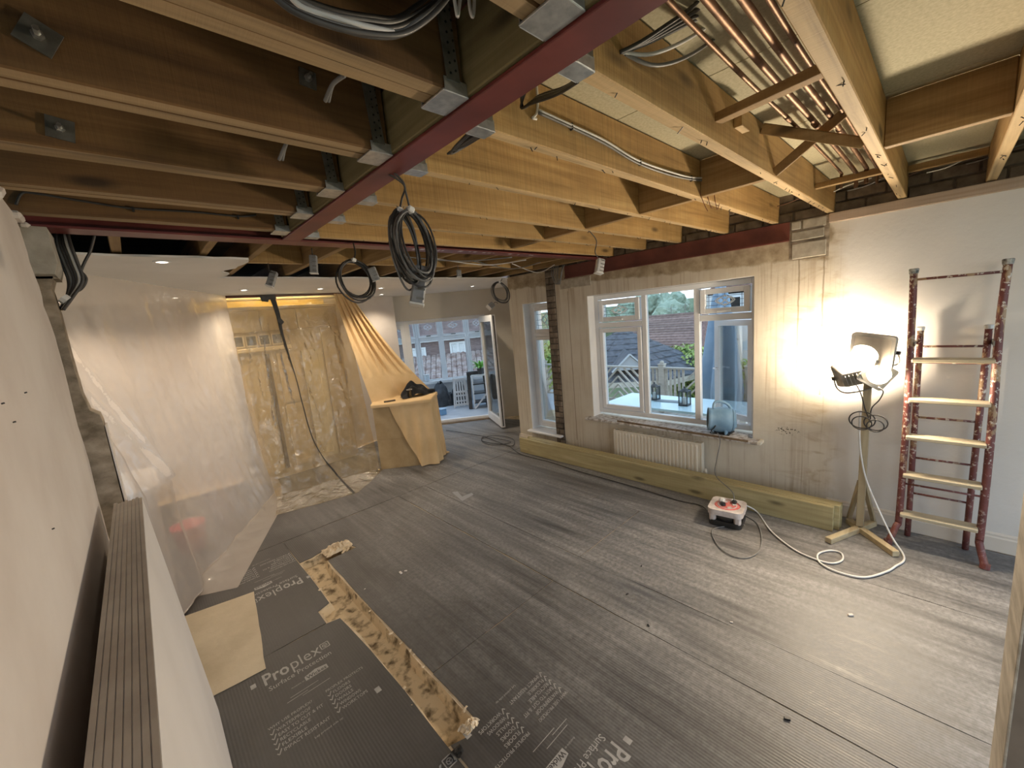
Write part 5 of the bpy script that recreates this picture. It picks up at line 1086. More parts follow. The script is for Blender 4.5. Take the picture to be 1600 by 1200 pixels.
# recessed lights in the lower ceiling
DL = emis('lit_downlight', (1.0, .90, .75), 9.0); P_ = [(253, 409), (381, 453), (500, 451), (595, 450), (596, 460), (738, 447)]
LBL = ['over the milky dust sheet near the torn ceiling edge', 'over the black taped zip side of the clear sheet', 'over the far end of the clear sheet', 'before the draped counter, the nearer of a pair', 'before the draped counter, the farther of a pair', 'in front of the glazed garden door']
for (u, v), s in zip(P_, LBL):
    p = fZ(u, v, 2.384); t = thing('downlight', 'added unseen downlight '+s, 'downlight', (p.x, p.y, 2.384), 'ceiling downlights')
    link('bezel', MB().lathe((p.x, p.y, 2.3848), [(.031, 0), (.045, 0), (.045, -.003), (.031, -.006)], 24, (0, 0, 1), False), UPVC, t); link('lamp', MB().lathe((p.x, p.y, 2.3825), [(0, 0), (.031, 0)], 20, (0, 0, 1), False), DL, t)
    ld = bpy.data.lights.new('downlight_lamp', 'SPOT'); ld.energy = DOWN_W; ld.color = (1, .84, .64); ld.spot_size = 2.2; ld.spot_blend = .7; ld.shadow_soft_size = .03
    lo = bpy.data.objects.new('downlight_lamp', ld); COL.objects.link(lo); lo.location = (p.x, p.y, 2.372)

for (x, y, s) in ((-.75, 4.9, 'over the kitchen worktop behind the milky sheet'), (-.4, 5.9, 'in the kitchen corner behind the milky sheet'), (.45, 5.75, 'close behind the meeting of both polythene sheets')):  # unseen downlights added to light the milky sheet from behind
    t = thing('downlight', 'added unseen downlight '+s, 'downlight', (x, y, 2.384), 'ceiling downlights'); link('bezel', MB().lathe((x, y, 2.3848), [(.031, 0), (.045, 0), (.045, -.003), (.031, -.006)], 24, (0, 0, 1), False), UPVC, t); link('lamp', MB().lathe((x, y, 2.3825), [(0, 0), (.031, 0)], 20, (0, 0, 1), False), DL, t)
    ld = bpy.data.lights.new('downlight_lamp', 'SPOT'); ld.energy = DOWN_W*1.6; ld.color = (1, .84, .64); ld.spot_size = 2.6; ld.spot_blend = .7; ld.shadow_soft_size = .03
    lo = bpy.data.objects.new('downlight_lamp', ld); COL.objects.link(lo); lo.location = (x, y, 2.372)
# ------------------------------------------------------------------ GLAZED DOOR IN THE DIAGONAL WALL
def dframe(mb, t0, t1, z0, z1, w, c0, c1):
    for a, b_, e, f in ((t0, t0+w, z0, z1), (t1-w, t1, z0, z1), (t0+w, t1-w, z0, z0+w), (t0+w, t1-w, z1-w, z1)):
        if f > e: mb.prism([dp(a, c0, e), dp(b_, c0, e), dp(b_, c0, f), dp(a, c0, f)], DN*(c1-c0))
    return mb
def dbox(mb, t0, t1, z0, z1, c0, c1): mb.prism([dp(t0, c0, z0), dp(t1, c0, z0), dp(t1, c0, z1), dp(t0, c0, z1)], DN*(c1-c0)); return mb
D1 = struct('door_1', dframe(MB(), -1.945, .425, .0, DTOP-.004, .06, DC+.04, DC+.11), UPVC)
link('mullion', dbox(MB(), -1.02, -.94, .06, DTOP-.064, DC+.041, DC+.108), UPVC, D1)
s = link('side_light', dframe(MB(), -1.885, -1.02, .06, DTOP-.066, .075, DC+.03, DC+.10), UPVC, D1); link('pane', dbox(MB(), -1.812, -1.093, .133, DTOP-.139, DC+.06, DC+.064), GLASS, s)
link('threshold', dbox(MB(), -1.9, .4, .0, .022, DC-.03, DC+.12), M('brown_threshold', (.22, .17, .12)), D1)
hh = dp(.375, DC+.02, 0); fr = Vector((4.345, 4.967, 0)); wL = (fr-hh).length; ld_ = (fr-hh).normalized(); ln = Vector((ld_.y, -ld_.x, 0))
def lf(a, z, o=0.0): return hh+ld_*a+ln*o+Vector((0, 0, z))
def lbox(mb, a0, a1, z0, z1, o0=0.0, o1=.06): mb.prism([lf(a0, z0, o0), lf(a1, z0, o0), lf(a1, z1, o0), lf(a0, z1, o0)], ln*(o1-o0)); return mb
mb = MB()
for q in ((0, .10, .03, 1.915), (wL-.10, wL, .03, 1.915), (.10, wL-.10, .03, .16), (.10, wL-.10, 1.81, 1.915)): lbox(mb, *q)
lf_ = struct('door_2', mb, UPVC); link('pane', lbox(MB(), .09, wL-.09, .15, 1.82, .027, .032), GLASS, lf_)
link('handle_plate', lbox(MB(), wL-.07, wL-.035, .86, 1.08, -.008, 0), GALV, lf_); link('lever', MB().tube([lf(wL-.052, 1.0, -.005), lf(wL-.052, 1.0, -.045), lf(wL-.17, .995, -.048)], .009, 8), GALV, lf_, True)
link('gasket', lbox(MB(), wL-.002, wL+.002, .05, 1.90, .02, .04), BLACKP, lf_)
# switch box and pipe on the wall by the door
p = fX(790, 603, 4.35); pr_ = Vector((4.12, 4.325, 0))
t = thing('wall_switch', 'small white switch box with a thin pipe on the wall beside the glazed door', 'switch', (4.1, 4.3, .8))
link('box', MB().obox((4.10, 4.29, .80), (.09, .03, .12), Matrix.Rotation(math.radians(35), 3, 'Z'), .004), UPVC, t); link('pipe', MB().tube([(4.10, 4.285, .74), (4.10, 4.285, .01)], .009, 8), RADW, t)

# ------------------------------------------------------------------ GARDEN ROOM BEYOND THE DOOR
CB_ = 9.45; ZS = .53
GRFL = M('pale_blue_grey_floor', (.40, .44, .49), (.52, .56, .60), (1, 1, 1), 3, 5, .5)
struct('floor_garden_room', dbox(MB(), -3.0, 2.2, -.12, -.002, DC+.125, CB_+.2), GRFL)
tl = [fD(u, 540, CB_).dot(DT) for u in (653, 690, 731, 764)]
bays = [tl[0]-.62, tl[0], tl[1], tl[2], tl[3], tl[3]+.6]; bays = [bays[0]-.9]+bays
wr = struct('window_3', dbox(MB(), bays[0], bays[-1], ZS-.03, ZS+.03, CB_-.14, CB_+.08), UPVC)
link('top_rail', dbox(MB(), bays[0], bays[-1], 2.02, 2.14, CB_-.03, CB_+.06), UPVC, wr)
for i, b_ in enumerate(bays):
    w = .062 if i == 3 else .030; link('post', dbox(MB(), b_-w, b_+w, ZS+.03, 2.02, CB_-.025, CB_+.055), UPVC, wr)
for i, (a, b_) in enumerate(zip(bays, bays[1:])):
    a2, b2 = a+.034, b_-.034; link('transom', dbox(MB(), a2, b2, 1.50, 1.57, CB_-.02, CB_+.05), UPVC, wr)
    f = link('casement', dframe(MB(), a2, b2, 1.575, 2.01, .034, CB_-.035, CB_+.02), UPVC, wr); link('pane', dbox(MB(), a2+.03, b2-.03, 1.605, 1.98, CB_, CB_+.004), GLASS, f)
    tc_, hw = (a2+b2)/2, (b2-a2)/2-.05; motif(f, lambda p, q, tc_=tc_, hw=hw: dp(tc_+p*hw, CB_-.006, 1.79+q*.10), hw, .10)
    link('handle', dbox(MB(), tc_-.05, tc_+.05, 1.585, 1.605, CB_-.06, CB_-.035), DGALV, f)
    f = link('fixed_light', dframe(MB(), a2, b2, ZS+.03, 1.50, .028, CB_-.02, CB_+.03), UPVC, wr); link('pane', dbox(MB(), a2+.024, b2-.024, ZS+.054, 1.476, CB_, CB_+.004), GLASS, f)
struct('wall_garden_room', dbox(MB(), bays[0], bays[-1], -.12, ZS-.03, CB_-.05, CB_+.1), M('white_dwarf_wall', (.68, .70, .72)))
for tt in (bays[0]-.02, bays[-1]+.05):
    s = link('side_frame', dframe(MB(), 0, 0, 0, 0, 0, 0, 0) if False else MB().prism([dp(tt, DC+.26, ZS), dp(tt, DC+.33, ZS), dp(tt, DC+.33, 2.1), dp(tt, DC+.26, 2.1)], DT*.05).prism([dp(tt, DC+.33, ZS-.03), dp(tt, CB_-.03, ZS-.03), dp(tt, CB_-.03, ZS+.03), dp(tt, DC+.33, ZS+.03)], DT*.05).prism([dp(tt, DC+.33, 2.03), dp(tt, CB_-.03, 2.03), dp(tt, CB_-.03, 2.1), dp(tt, DC+.33, 2.1)], DT*.05), UPVC, wr)
    link('pane', MB().prism([dp(tt+.02, DC+.33, ZS+.03), dp(tt+.02, CB_-.03, ZS+.03), dp(tt+.02, CB_-.03, 2.03), dp(tt+.02, DC+.33, 2.03)], DT*.004), GLASS, s)
    link('side_panel', MB().prism([dp(tt, DC+.26, -.12), dp(tt, CB_-.05, -.12), dp(tt, CB_-.05, ZS-.03), dp(tt, DC+.26, ZS-.03)], DT*.05), UPVC, wr)
RF = struct('roof_garden_room', MB().prism([dp(bays[0]-.1, DC+.26, 2.44), dp(bays[-1]+.15, DC+.26, 2.44), dp(bays[-1]+.15, CB_+.12, 2.16), dp(bays[0]-.1, CB_+.12, 2.16)], (0, 0, .02)), glass('roof_glazing', (.96, .98, 1.0), .05))
for k in range(6):
    a = lerp(bays[0], bays[-1], k/5); link('rafter', MB().bar(dp(a, DC+.26, 2.43), dp(a, CB_+.1, 2.15), .05, .06), UPVC, RF)
# things stored in the garden room
def fl(u, v): q = fZ(u, v, 0.0); return q
WHT = M('white_painted_wood', (.66, .68, .69), (.74, .75, .76), (1, 1, 1), 6, 3, .5); BLT = M('dark_tool_plastic', (.03, .032, .035), (.06, .062, .066), (1, 1, 1), 9, 3, .5)
q = fl(722, 636); t = thing('folded_chair', 'white slatted folding chair standing folded in the garden room', 'chair', (q.x, q.y, 0)); z0 = 0
for k in range(5): link('back_slat', MB().bar(q+DT*(-.12+.06*k)+Vector((0, 0, .02)), q+DT*(-.10+.05*k)+DN*.06+Vector((0, 0, .62)), .03, .014, tuple(DN)), WHT, t)
for z in (.06, .34, .62): link('rail', MB().bar(q-DT*.15+DN*(.06*z/.6-.012)+Vector((0, 0, z)), q+DT*.15+DN*(.06*z/.6-.012)+Vector((0, 0, z)), .02, .04), WHT, t)
for s in (-1, 1): link('leg', MB().bar(q+DT*.16*s-DN*.05+Vector((0, 0, .0)), q+DT*.12*s+DN*.1+Vector((0, 0, .68)), .03, .02, tuple(DN)), WHT, t)
for z in (.12, .24): link('seat_slat', MB().bar(q-DT*.13+DN*.10+Vector((0, 0, z)), q+DT*.13+DN*.10+Vector((0, 0, z)), .02, .035), WHT, t)
q = fl(744, 637); t = thing('trestle', 'dark plastic trestle standing behind the white folded chair', 'trestle', (q.x, q.y, 0))
link('beam', MB().obox(q+DN*.1+Vector((0, 0, .74))+DT*.08, (.09, .42, .08), Matrix((DN, DT, Vector((0, 0, 1)))).transposed(), .01), BLT, t)
for s in (-1, 1):
    for r in (-1, 1): link('leg', MB().bar(q+DN*(.1+.16*r)+DT*(.08+.19*s)+Vector((0, 0, .0)), q+DN*.1+DT*(.08+.17*s)+Vector((0, 0, .72)), .07, .07), BLT, t)
q = fl(758, 640); t = thing('metal_rack', 'pale metal rack with dark shelves beside the open glazed door', 'rack', (q.x, q.y, 0)); c = q+DN*.35
for s in (-1, 1):
    for r in (-1, 1): link('upright', MB().bar(c+DT*.2*s+DN*.15*r, c+DT*.2*s+DN*.15*r+Vector((0, 0, .72)), .025, .025), WHT, t)
for z in (.12, .32, .52, .70): link('shelf', MB().obox(c+Vector((0, 0, z)), (.32, .42, .022), Matrix((DN, DT, Vector((0, 0, 1)))).transposed()), BLT if z < .7 else WHT, t)
link('brace', MB().bar(c-DT*.2-DN*.17, c+DT*.16-DN*.17+Vector((0, 0, .4)), .03, .015, tuple(DN)), WHT, t)
def lump(name, label, cat, c, rx, ry, h, m, seed):
    def f(u, v):
        a = 2*math.pi*u; r = math.sin(math.pi*.5*min(1, v*1.0)); z = h*math.cos(math.pi*.5*v); k = 1+.35*n3(math.cos(a)*1.5, math.sin(a)*1.5+seed, v*3)
        return c+DT*(rx*r*k*math.cos(a))+DN*(ry*r*k*math.sin(a))+Vector((0, 0, max(.001, z*(1+.3*n3(u*5, v*4, seed)))))
    return tag(link(name, MB().surf(f, 22, 10), m, None, True), label, cat)
lump('rubble_sack', 'full black rubble sack slumped by the garden room window', 'sack', fl(690, 637)+DN*.25, .22, .2, .50, BLT, 3)
lump('rubble_sack', 'smaller dark sack beside the big black one in the garden room', 'sack', fl(704, 632)-DT*.02, .13, .13, .30, BLT, 8)
lump('rubble_sack', 'black sack behind the white folded chair in the garden room', 'sack', fl(722, 636)+DN*.34-DT*.02, .22, .10, .50, BLT, 14)
q = fl(692, 648); t = thing('blue_box', 'small blue tub on the pale garden room floor', 'box', q); link('body', MB().obox(q+Vector((0, 0, .06)), (.13, .12, .12), None, .01), M('blue_plastic', (.16, .33, .55)), t); link('lid', MB().obox(q+Vector((0, 0, .127)), (.14, .13, .014), None, .004), M('pale_blue_plastic', (.4, .55, .7)), t)
q = fD(668, 597, CB_-.07); q.z = ZS+.031; t = thing('white_tub', 'white storage tub on the garden room sill', 'tub', q)
link('body', MB().obox(q+Vector((0, 0, .075)), (.10, .10, .145), None, .02), M('white_tub_plastic', (.62, .68, .72)), t); link('lid', MB().obox(q+Vector((0, 0, .155)), (.11, .11, .018), None, .006), UPVC, t)
q = fD(655, 592, CB_-.08); q.z = ZS+.031; tag(link('orange_box', MB().obox(q+Vector((-.08, 0.0, .05)), (.12, .09, .10), None, .008), M('orange_plastic', (.70, .33, .08))), 'small orange box on the garden room sill next to the white tub', 'box')
q = fD(752, 585, CB_-.25); q.z = .72
t = thing('potted_fern', 'bright green leafy pot plant on the rack in the garden room', 'plant', c+Vector((0, 0, .712)))
link('pot', MB().lathe(c+Vector((0, 0, .712)), [(0, 0), (.06, 0), (.075, .12), (.065, .12), (0, .10)], 14), BLT, t); mb = MB(); random.seed(2)
for k in range(70):
    a = random.uniform(0, 6.28); L = random.uniform(.12, .24); b_ = c+Vector((0, 0, .82)); e = b_+Vector((math.cos(a)*L, math.sin(a)*L, random.uniform(.02, .22))); n_ = Vector((-math.sin(a), math.cos(a), 0))*.022; mm = (b_+e)/2+Vector((0, 0, .05)); mb.add([b_, mm-n_, e, mm+n_], [(0, 1, 2, 3)])
link('leaves', mb, M('fern_green', (.16, .42, .06), (.30, .60, .14), (1, 1, 1), 20), t)
q = fl(764, 642)+DN*.1+DT*.25; t = thing('yellow_machine', 'yellow and blue machine seen through the open glazed door', 'machine', q)
link('base', MB().obox(q+Vector((0, 0, .15)), (.32, .3, .28), None, .03), M('blue_machine', (.10, .30, .50)), t); link('hood', MB().obox(q+Vector((0, 0, .42)), (.28, .26, .26), None, .05), M('yellow_machine_plastic', (.75, .55, .06)), t); link('top', MB().obox(q+Vector((0, 0, .58)), (.18, .18, .07), None, .02), BLT, t)

# ------------------------------------------------------------------ OUTSIDE
struct('ground_outside', MB().prism([(-70, -60, 0), (140, -60, 0), (140, 150, 0), (-70, 150, 0)], (0, 0, -.2), [[(-3, -3, 0), (4.3, -3, 0), (7.2, -3, 0), (7.2, 8, 0), (6.5, 12, 0), (-3, 12, 0)]]), M('garden_ground', (.10, .14, .06), (.18, .20, .10), (1, 1, 1), .8, 5, 1))
bpy.data.objects['ground_outside'].location.z = -3.2
DK = M('weathered_deck', (.26, .22, .18), (.38, .34, .29), (1, 8, 1), 3, 5, .9)
dk = struct('deck_outside', MB().box((4.32, -2.5, -.40), (7.15, 4.2, -.17)).prism([(4.32, 4.2, -.40), (7.15, 4.2, -.40), (7.15, 7.8, -.40), (6.55, 7.8, -.40)], (0, 0, .23)), DK)
for i in range(19): link('deck_board', MB().box((4.33+i*.148, -2.5, -.169), (4.33+i*.148+.142, 4.2, -.148)), DK, dk)
RW = wood('weathered_railing_wood', (.42, .36, .30), (.56, .50, .43), (.66, .60, .53), 'Y', .85, .2, .1)
t = thing('deck_railing', 'weathered timber deck railing with chevron and upright slats outside the big window', 'railing', (7, 3.5, -.15))
XR = 7.0
link('top_rail', MB().box((XR-.04, .6, .665), (XR+.04, 7.5, .70), .004), RW, t); link('bottom_rail', MB().box((XR-.025, .6, -.02), (XR+.025, 7.5, .03), .004), RW, t)
for y in (.75, 2.05, 3.49, 4.95, 6.4):
    p = link('post', MB().box((XR-.05, y-.05, -.147), (XR+.05, y+.05, .74), .004), RW, t); link('post_cap', MB().box((XR-.06, y-.06, .74), (XR+.06, y+.06, .762), .004).lathe((XR, y, .762), [(.03, 0), (.04, .015), (.03, .05), (.0, .06)], 10), RW, p)
def clipbar(y0, z0, y1, z1, ya, yb_):
    link('slat', MB().bar((XR+.004, y0, z0), (XR+.004, y1, z1), .024, .04, (1, 0, 0)), RW, t)
def chev(ya, yb_):
    mid = (ya+yb_)/2; h = .62; n = 6
    for k in range(-1, 8):
        o = k*.155-.3
        for sgn in (-1, 1):
            # lines rising towards the middle, mirrored in the centre
            pts = []
            for y, z in ((0, o), ((yb_-ya)/2, o+(yb_-ya)/2*1.0)):
                pts.append((y, z))
            (y0, z0), (y1, z1) = pts; zl, zh = .03, .66
            if z1 <= zl or z0 >= zh: continue
            if z0 < zl: y0 += zl-z0; z0 = zl
            if z1 > zh: y1 -= z1-zh; z1 = zh
            if y1-y0 < .05: continue
            clipbar(mid+sgn*(((yb_-ya)/2)-y0), z0, mid+sgn*(((yb_-ya)/2)-y1), z1, ya, yb_)
chev(3.95, 4.90); chev(2.10, 3.05); chev(5.0, 6.35); chev(.8, 2.0)
for k in range(5): link('slat', MB().box((XR-.012, 3.08+k*.077, .03), (XR+.012, 3.08+k*.077+.038, .665)), RW, t)
for k in range(5): link('slat', MB().box((XR-.012, 3.575+k*.077, .03), (XR+.012, 3.575+k*.077+.038, .665)), RW, t)
# garden table
TBL = M('pale_aqua_table_top', (.55, .72, .76), (.62, .78, .82), (1, 1, 1), 3, 3, .25)
t = thing('garden_table', 'pale aqua topped garden table on the deck under the window', 'table', (4.75, 2.1, -.148))
link('table_top', MB().prism([(4.42, 1.28, .595), (5.12, 1.28, .595), (5.12, 3.02, .595), (4.42, 3.02, .595)], (0, 0, .025)), TBL, t)
for x in (4.48, 5.04):
    for y in (1.36, 2.94): link('leg', MB().box((x-.03, y-.03, -.147), (x+.03, y+.03, .595)), UPVC, t)
LANT = M('dark_lantern_metal', (.06, .065, .07))
for k, (u, v) in enumerate(((1023, 624), (1070, 633))):
    q = fZ(u, v, .622); t = thing('lantern', ['dark metal lantern with glass sides by the window mullion on the table', 'dark metal lantern at the middle of the pale table'][k], 'lantern', q, 'lanterns on the garden table'); w = .055
    link('base', MB().box((q.x-w, q.y-w, .6205), (q.x+w, q.y+w, .636)), LANT, t); link('roof', MB().box((q.x-w, q.y-w, .79), (q.x+w, q.y+w, .802)).lathe((q.x, q.y, .802), [(.05, 0), (.03, .02), (.012, .028), (.012, .05), (0, .05)], 8), LANT, t)
    for sx in (-1, 1):
        for sy in (-1, 1): link('corner_post', MB().box((q.x+sx*(w-.006)-.005, q.y+sy*(w-.006)-.005, .636), (q.x+sx*(w-.006)+.005, q.y+sy*(w-.006)+.005, .79)), LANT, t)
    link('candle', MB().lathe((q.x, q.y, .636), [(0, 0), (.024, 0), (.024, .08), (0, .08)], 12), CLIP, t)
    for sy in (-1, 1): link('pane', MB().box((q.x-w+.01, q.y+sy*(w-.006)-.001, .636), (q.x+w-.01, q.y+sy*(w-.006)+.001, .79)), GLASS, t)
q = fZ(1045, 627, .622); tag(link('place_mat', MB().obox((q.x, q.y, .6225), (.12, .34, .004), Matrix.Rotation(.1, 3, 'Z')), M('grey_slate_mat', (.18, .21, .23))), 'grey mat lying on the pale table between the lanterns', 'mat')
# closed parasol
PAR = M('blue_grey_parasol_cloth', (.22, .33, .46), (.32, .43, .55), (1, 1, 1), 3, 4, .9); pc = Vector((5.9, 2.08, -.147))
t = thing('closed_parasol', 'closed blue grey parasol on the deck behind the open casement', 'parasol', pc)
def par(u, v):
    a = 2*math.pi*u; R = pw(((0, .03), (.15, .09), (.55, .17), (.85, .22), (1, .20)), v)*(1+.32*math.sin(a*6+v*2)); z = 2.25-1.75*v+.10*math.sin(a*3+1)*v*v
    return pc+Vector((R*math.cos(a), R*math.sin(a), z))
link('canopy', MB().surf(par, 60, 20), PAR, t, True); link('pole', MB().tube([pc, pc+Vector((0, 0, 2.3))], .024, 10), BLT, t, True); link('finial', MB().lathe(pc+Vector((0, 0, 2.27)), [(0, 0), (.03, .01), (.02, .06), (0, .08)], 10), BLT, t); link('base', MB().lathe(pc, [(0, .001), (.25, .001), (.25, .05), (.05, .07), (.03, .3), (0, .3)], 20), BLT, t)
# gazebo with shingled roof
SHI = M('dark_grey_shingles', (.055, .062, .075), (.11, .12, .14), (1, 1, 1), 6, 5, .9)
gx, gy = 13.0, 7.95; ap = Vector((gx, gy, 1.05)); ez = -.40
t = thing('gazebo', 'garden gazebo with steep grey shingled roof beyond the deck railing', 'gazebo', (gx, gy, -3.2)); N8 = 8; RR = 3.1
for k in range(N8):
    a0, a1 = 2*math.pi*(k+.25)/N8, 2*math.pi*(k+1.25)/N8; A = Vector((gx+RR*math.cos(a0), gy+RR*math.sin(a0), ez)); B = Vector((gx+RR*math.cos(a1), gy+RR*math.sin(a1), ez)); fc = link('roof_face', MB().prism([A, B, ap], (0, 0, .03)), SHI, t)
    for j in range(9):
        f0 = j/9; P0, P1 = lerp(A, ap, f0), lerp(B, ap, f0); Q0, Q1 = lerp(A, ap, f0+.118), lerp(B, ap, f0+.118)
        up = Vector((0, 0, .052)); link('shingle_course', MB().add([P0+up, P1+up, Q1+up*.6, Q0+up*.6, P0, P1], [(0, 1, 2, 3), (4, 5, 1, 0)]) or MB(), SHI, fc) if False else None
    mb = MB()
    for j in range(9):
        f0 = j/9.2; P0, P1 = lerp(A, ap, f0), lerp(B, ap, f0); Q0, Q1 = lerp(A, ap, f0+.115), lerp(B, ap, f0+.115); nseg = max(2, 8-j)
        for s in range(nseg):
            a, b_ = s/nseg+.004, (s+1)/nseg-.004; h = .055+.012*((s*7+j*3) % 3)
            mb.add([lerp(P0, P1, a)+Vector((0, 0, h)), lerp(P0, P1, b_)+Vector((0, 0, h)), lerp(Q0, Q1, b_)+Vector((0, 0, .032)), lerp(Q0, Q1, a)+Vector((0, 0, .032)), lerp(P0, P1, a), lerp(P0, P1, b_)], [(0, 1, 2, 3), (4, 5, 1, 0)])
    link('shingles', mb, SHI, fc, kind='stuff')
    link('eave_board', MB().bar(A-Vector((0, 0, .06)), B-Vector((0, 0, .06)), .04, .16), RW, t); link('post', MB().bar(A*.94+Vector((gx, gy, ez))*.06-Vector((0, 0, .1)), A*.94+Vector((gx, gy, ez))*.06-Vector((0, 0, 2.8)), .12, .12), RW, t)
gq = fX(984, 556, 10.6); gd = Vector((-.8, -.6, 0)); gs = Vector((.6, -.8, 0)); gt = link('porch_gable', MB().prism([gq+gs*.45+Vector((0, 0, -.42)), gq-gs*.45+Vector((0, 0, -.42)), gq], -gd*.08), M('pale_gable_board', (.36, .36, .38)), t)
for s in (-1, 1): link('barge_board', MB().bar(gq+Vector((0, 0, .05))+gd*.03, gq+gs*.53*s+Vector((0, 0, -.46))+gd*.03, .04, .08, tuple(gd)), M('grey_barge_board', (.45, .46, .48)), gt)
link('porch_roof', MB().prism([gq+Vector((0, 0, .08)), gq+gs*.55+Vector((0, 0, -.44)), gq+gs*.55+Vector((0, 0, -.50)), gq+Vector((0, 0, .02)), gq-gs*.55+Vector((0, 0, -.50)), gq-gs*.55+Vector((0, 0, -.44))], -gd*1.6), SHI, t)
# tiled house down the slope
TILE = M('brown_red_roof_tile', (.15, .092, .08), (.25, .16, .135), (1, 1, 1), 5, 4, .85, 0, 0, .005, .35, .65, .2); BRK = M('neighbour_brick', (.20, .11, .085), (.30, .18, .14), (1, 6, 6), 6, 4, .9)
t = thing('neighbour_house', 'house with long red brown tiled roof and aerials beyond the hedge', 'house', (26, 11, -3.2))
r0, r1, e0, e1 = Vector((26.5, 15.8, .95)), Vector((26.5, 10.2, 1.02)), Vector((23.2, 15.8, -.95)), Vector((23.2, 9.3, -.95))
link('roof_slope', MB().prism([r0, r1, e1, e0], (0, 0, -.06)), TILE, t); link('hip_slope', MB().prism([r1, Vector((29.5, 9.3, -.95)), e1], (0, 0, -.06)), TILE, t); link('roof_slope', MB().prism([r0, r1, Vector((29.5, 9.3, -.95)), Vector((29.5, 15.8, -.95))], (0, 0, -.06)), TILE, t)
for j in range(14):
    f0, f1 = j/14, (j+1)/14; A, B = lerp(e0, r0, f0), lerp(e1, r1, f0); C, D = lerp(e1, r1, f1), lerp(e0, r0, f1)
    link('tile_course', MB().prism([A+Vector((0, 0, .06)), B+Vector((0, 0, .06)), C+Vector((0, 0, .01)), D+Vector((0, 0, .01))], (-.012, 0, -.05)), TILE, t)
link('ridge_tiles', MB().tube([r0, r1], .12, 8), TILE, t); link('hip_tiles', MB().tube([r1, e1], .10, 8), TILE, t)
link('wall', MB().box((23.6, 9.7, -3.3), (29.2, 15.8, -.95)), BRK, t); link('fascia', MB().box((23.15, 9.2, -1.15), (23.22, 15.8, -.93)), UPVC, t)
for y in (10.6, 12.4, 14.2): f = link('window', MB().box((23.55, y, -2.5), (23.62, y+1.1, -1.4)), UPVC, t); link('pane', MB().box((23.53, y+.08, -2.42), (23.56, y+1.02, -1.48)), DARKG, f)
for k, (u, v) in enumerate(((1049, 500), (1071, 496))):
    q = fX(u, v, 26.5); a = link('aerial', MB().tube([q-Vector((0, 0, .4)), q+Vector((0, 0, .9))], .025, 6), DGALV, t)
    for j in range(4): link('aerial_element', MB().bar(q+Vector((0, -.35, .5+.1*j)), q+Vector((0, .35, .5+.1*j)), .02, .02), DGALV, a)
t = thing('white_gable_house', 'pale gabled house showing beside the parasol beyond the tiled roof', 'house', (34, 11, -3.2))
link('wall', MB().box((33, 9.0, -3.3), (38, 13, 2.2)), M('pale_render', (.66, .66, .66)), t); link('roof', MB().prism([(33, 8.6, 2.1), (33, 13.4, 2.1), (33, 11, 3.4)], (5, 0, 0)), TILE, t); f = link('window', MB().box((32.96, 10.2, .8), (33, 11.4, 1.9)), UPVC, t); link('pane', MB().box((32.94, 10.28, .88), (32.97, 11.32, 1.82)), DARKG, f)
# greenery
LEAF = [M('leaf_green_light', (.20, .30, .06), (.42, .50, .16), (1, 1, 1), 3, 3, .8), M('leaf_green_dark', (.045, .10, .03), (.12, .20, .06), (1, 1, 1), 2, 3, .9), M('hazy_tree_green', (.20, .27, .20), (.36, .43, .33), (1, 1, 1), .6, 6, .95)]
def leaves(c, size, n, l, seed):
    random.seed(seed); mb = MB(); c = Vector(c)
    for _ in range(n):
        d = Vector((random.gauss(0, 1), random.gauss(0, 1), random.gauss(0, 1))).normalized(); r = random.uniform(.72, 1.06); p = c+Vector((d.x*size[0]*r, d.y*size[1]*r, d.z*size[2]*r)); a = (d+Vector((random.uniform(-.7, .7), random.uniform(-.7, .7), random.uniform(-.7, .7)))).normalized(); x = a.orthogonal().normalized()*l; y = a.cross(x)*.6
        mb.add([p-x, p-y, p+x, p+y], [(0, 1, 2, 3)])
    return mb
for k, (c, s) in enumerate((((13.4, 5.1, -.75), (.9, 1.1, 1.1)), ((14.6, 6.3, -.7), (.9, 1.0, 1.0)), ((12.3, 3.9, -1.0), (.8, 1.0, 1.1)), ((14.0, 3.0, -.6), (.9, 1.2, 1.2)), ((16.5, 7.6, -.9), (1, 1.2, .9)))):
    t = thing('garden_bush', ['yellow green garden bush in the gap beside the gazebo roof', 'yellow green bush below the red brown roof', 'leafy bush low behind the deck railing slats', 'tall bush behind the closed parasol', 'bush between the gazebo and the tiled house'][k], 'bush', (c[0], c[1], -3.2), 'garden bushes')
    link('foliage', leaves(c, s, 2200, .085, 40+k), LEAF[0], t, kind='stuff'); link('inner_foliage', MB().lathe(c, [(0, -s[2]*.85), (s[0]*.7, -s[2]*.5), (s[0]*.85, 0), (s[0]*.7, s[2]*.5), (0, s[2]*.85)], 14), LEAF[1], t); link('stem', MB().tube([(c[0], c[1], -3.2), (c[0], c[1], c[2]-s[2]*.6)], .07, 8), RW, t)
t = thing('garden_bush', 'pale leafy shrub outside the narrow window', 'bush', (8.2, 7.0, -.9), 'garden bushes'); link('foliage', leaves((8.2, 7.0, .2), (.6, .8, .9), 1500, .07, 60), LEAF[0], t, kind='stuff'); link('stem', MB().tube([(8.2, 7, -1), (8.2, 7, -.4)], .06, 8), RW, t)
random.seed(77)
hill = struct('hill_outside', MB().surf(lambda u, v: Vector((60+30*v, -40+170*u, -3.3+5.6*math.sin(v*1.5)+.6*n3(u*6, v*3, 4))), 30, 8), M('wooded_hillside', (.08, .13, .06), (.14, .19, .10), (1, 1, 1), .3, 5, 1))
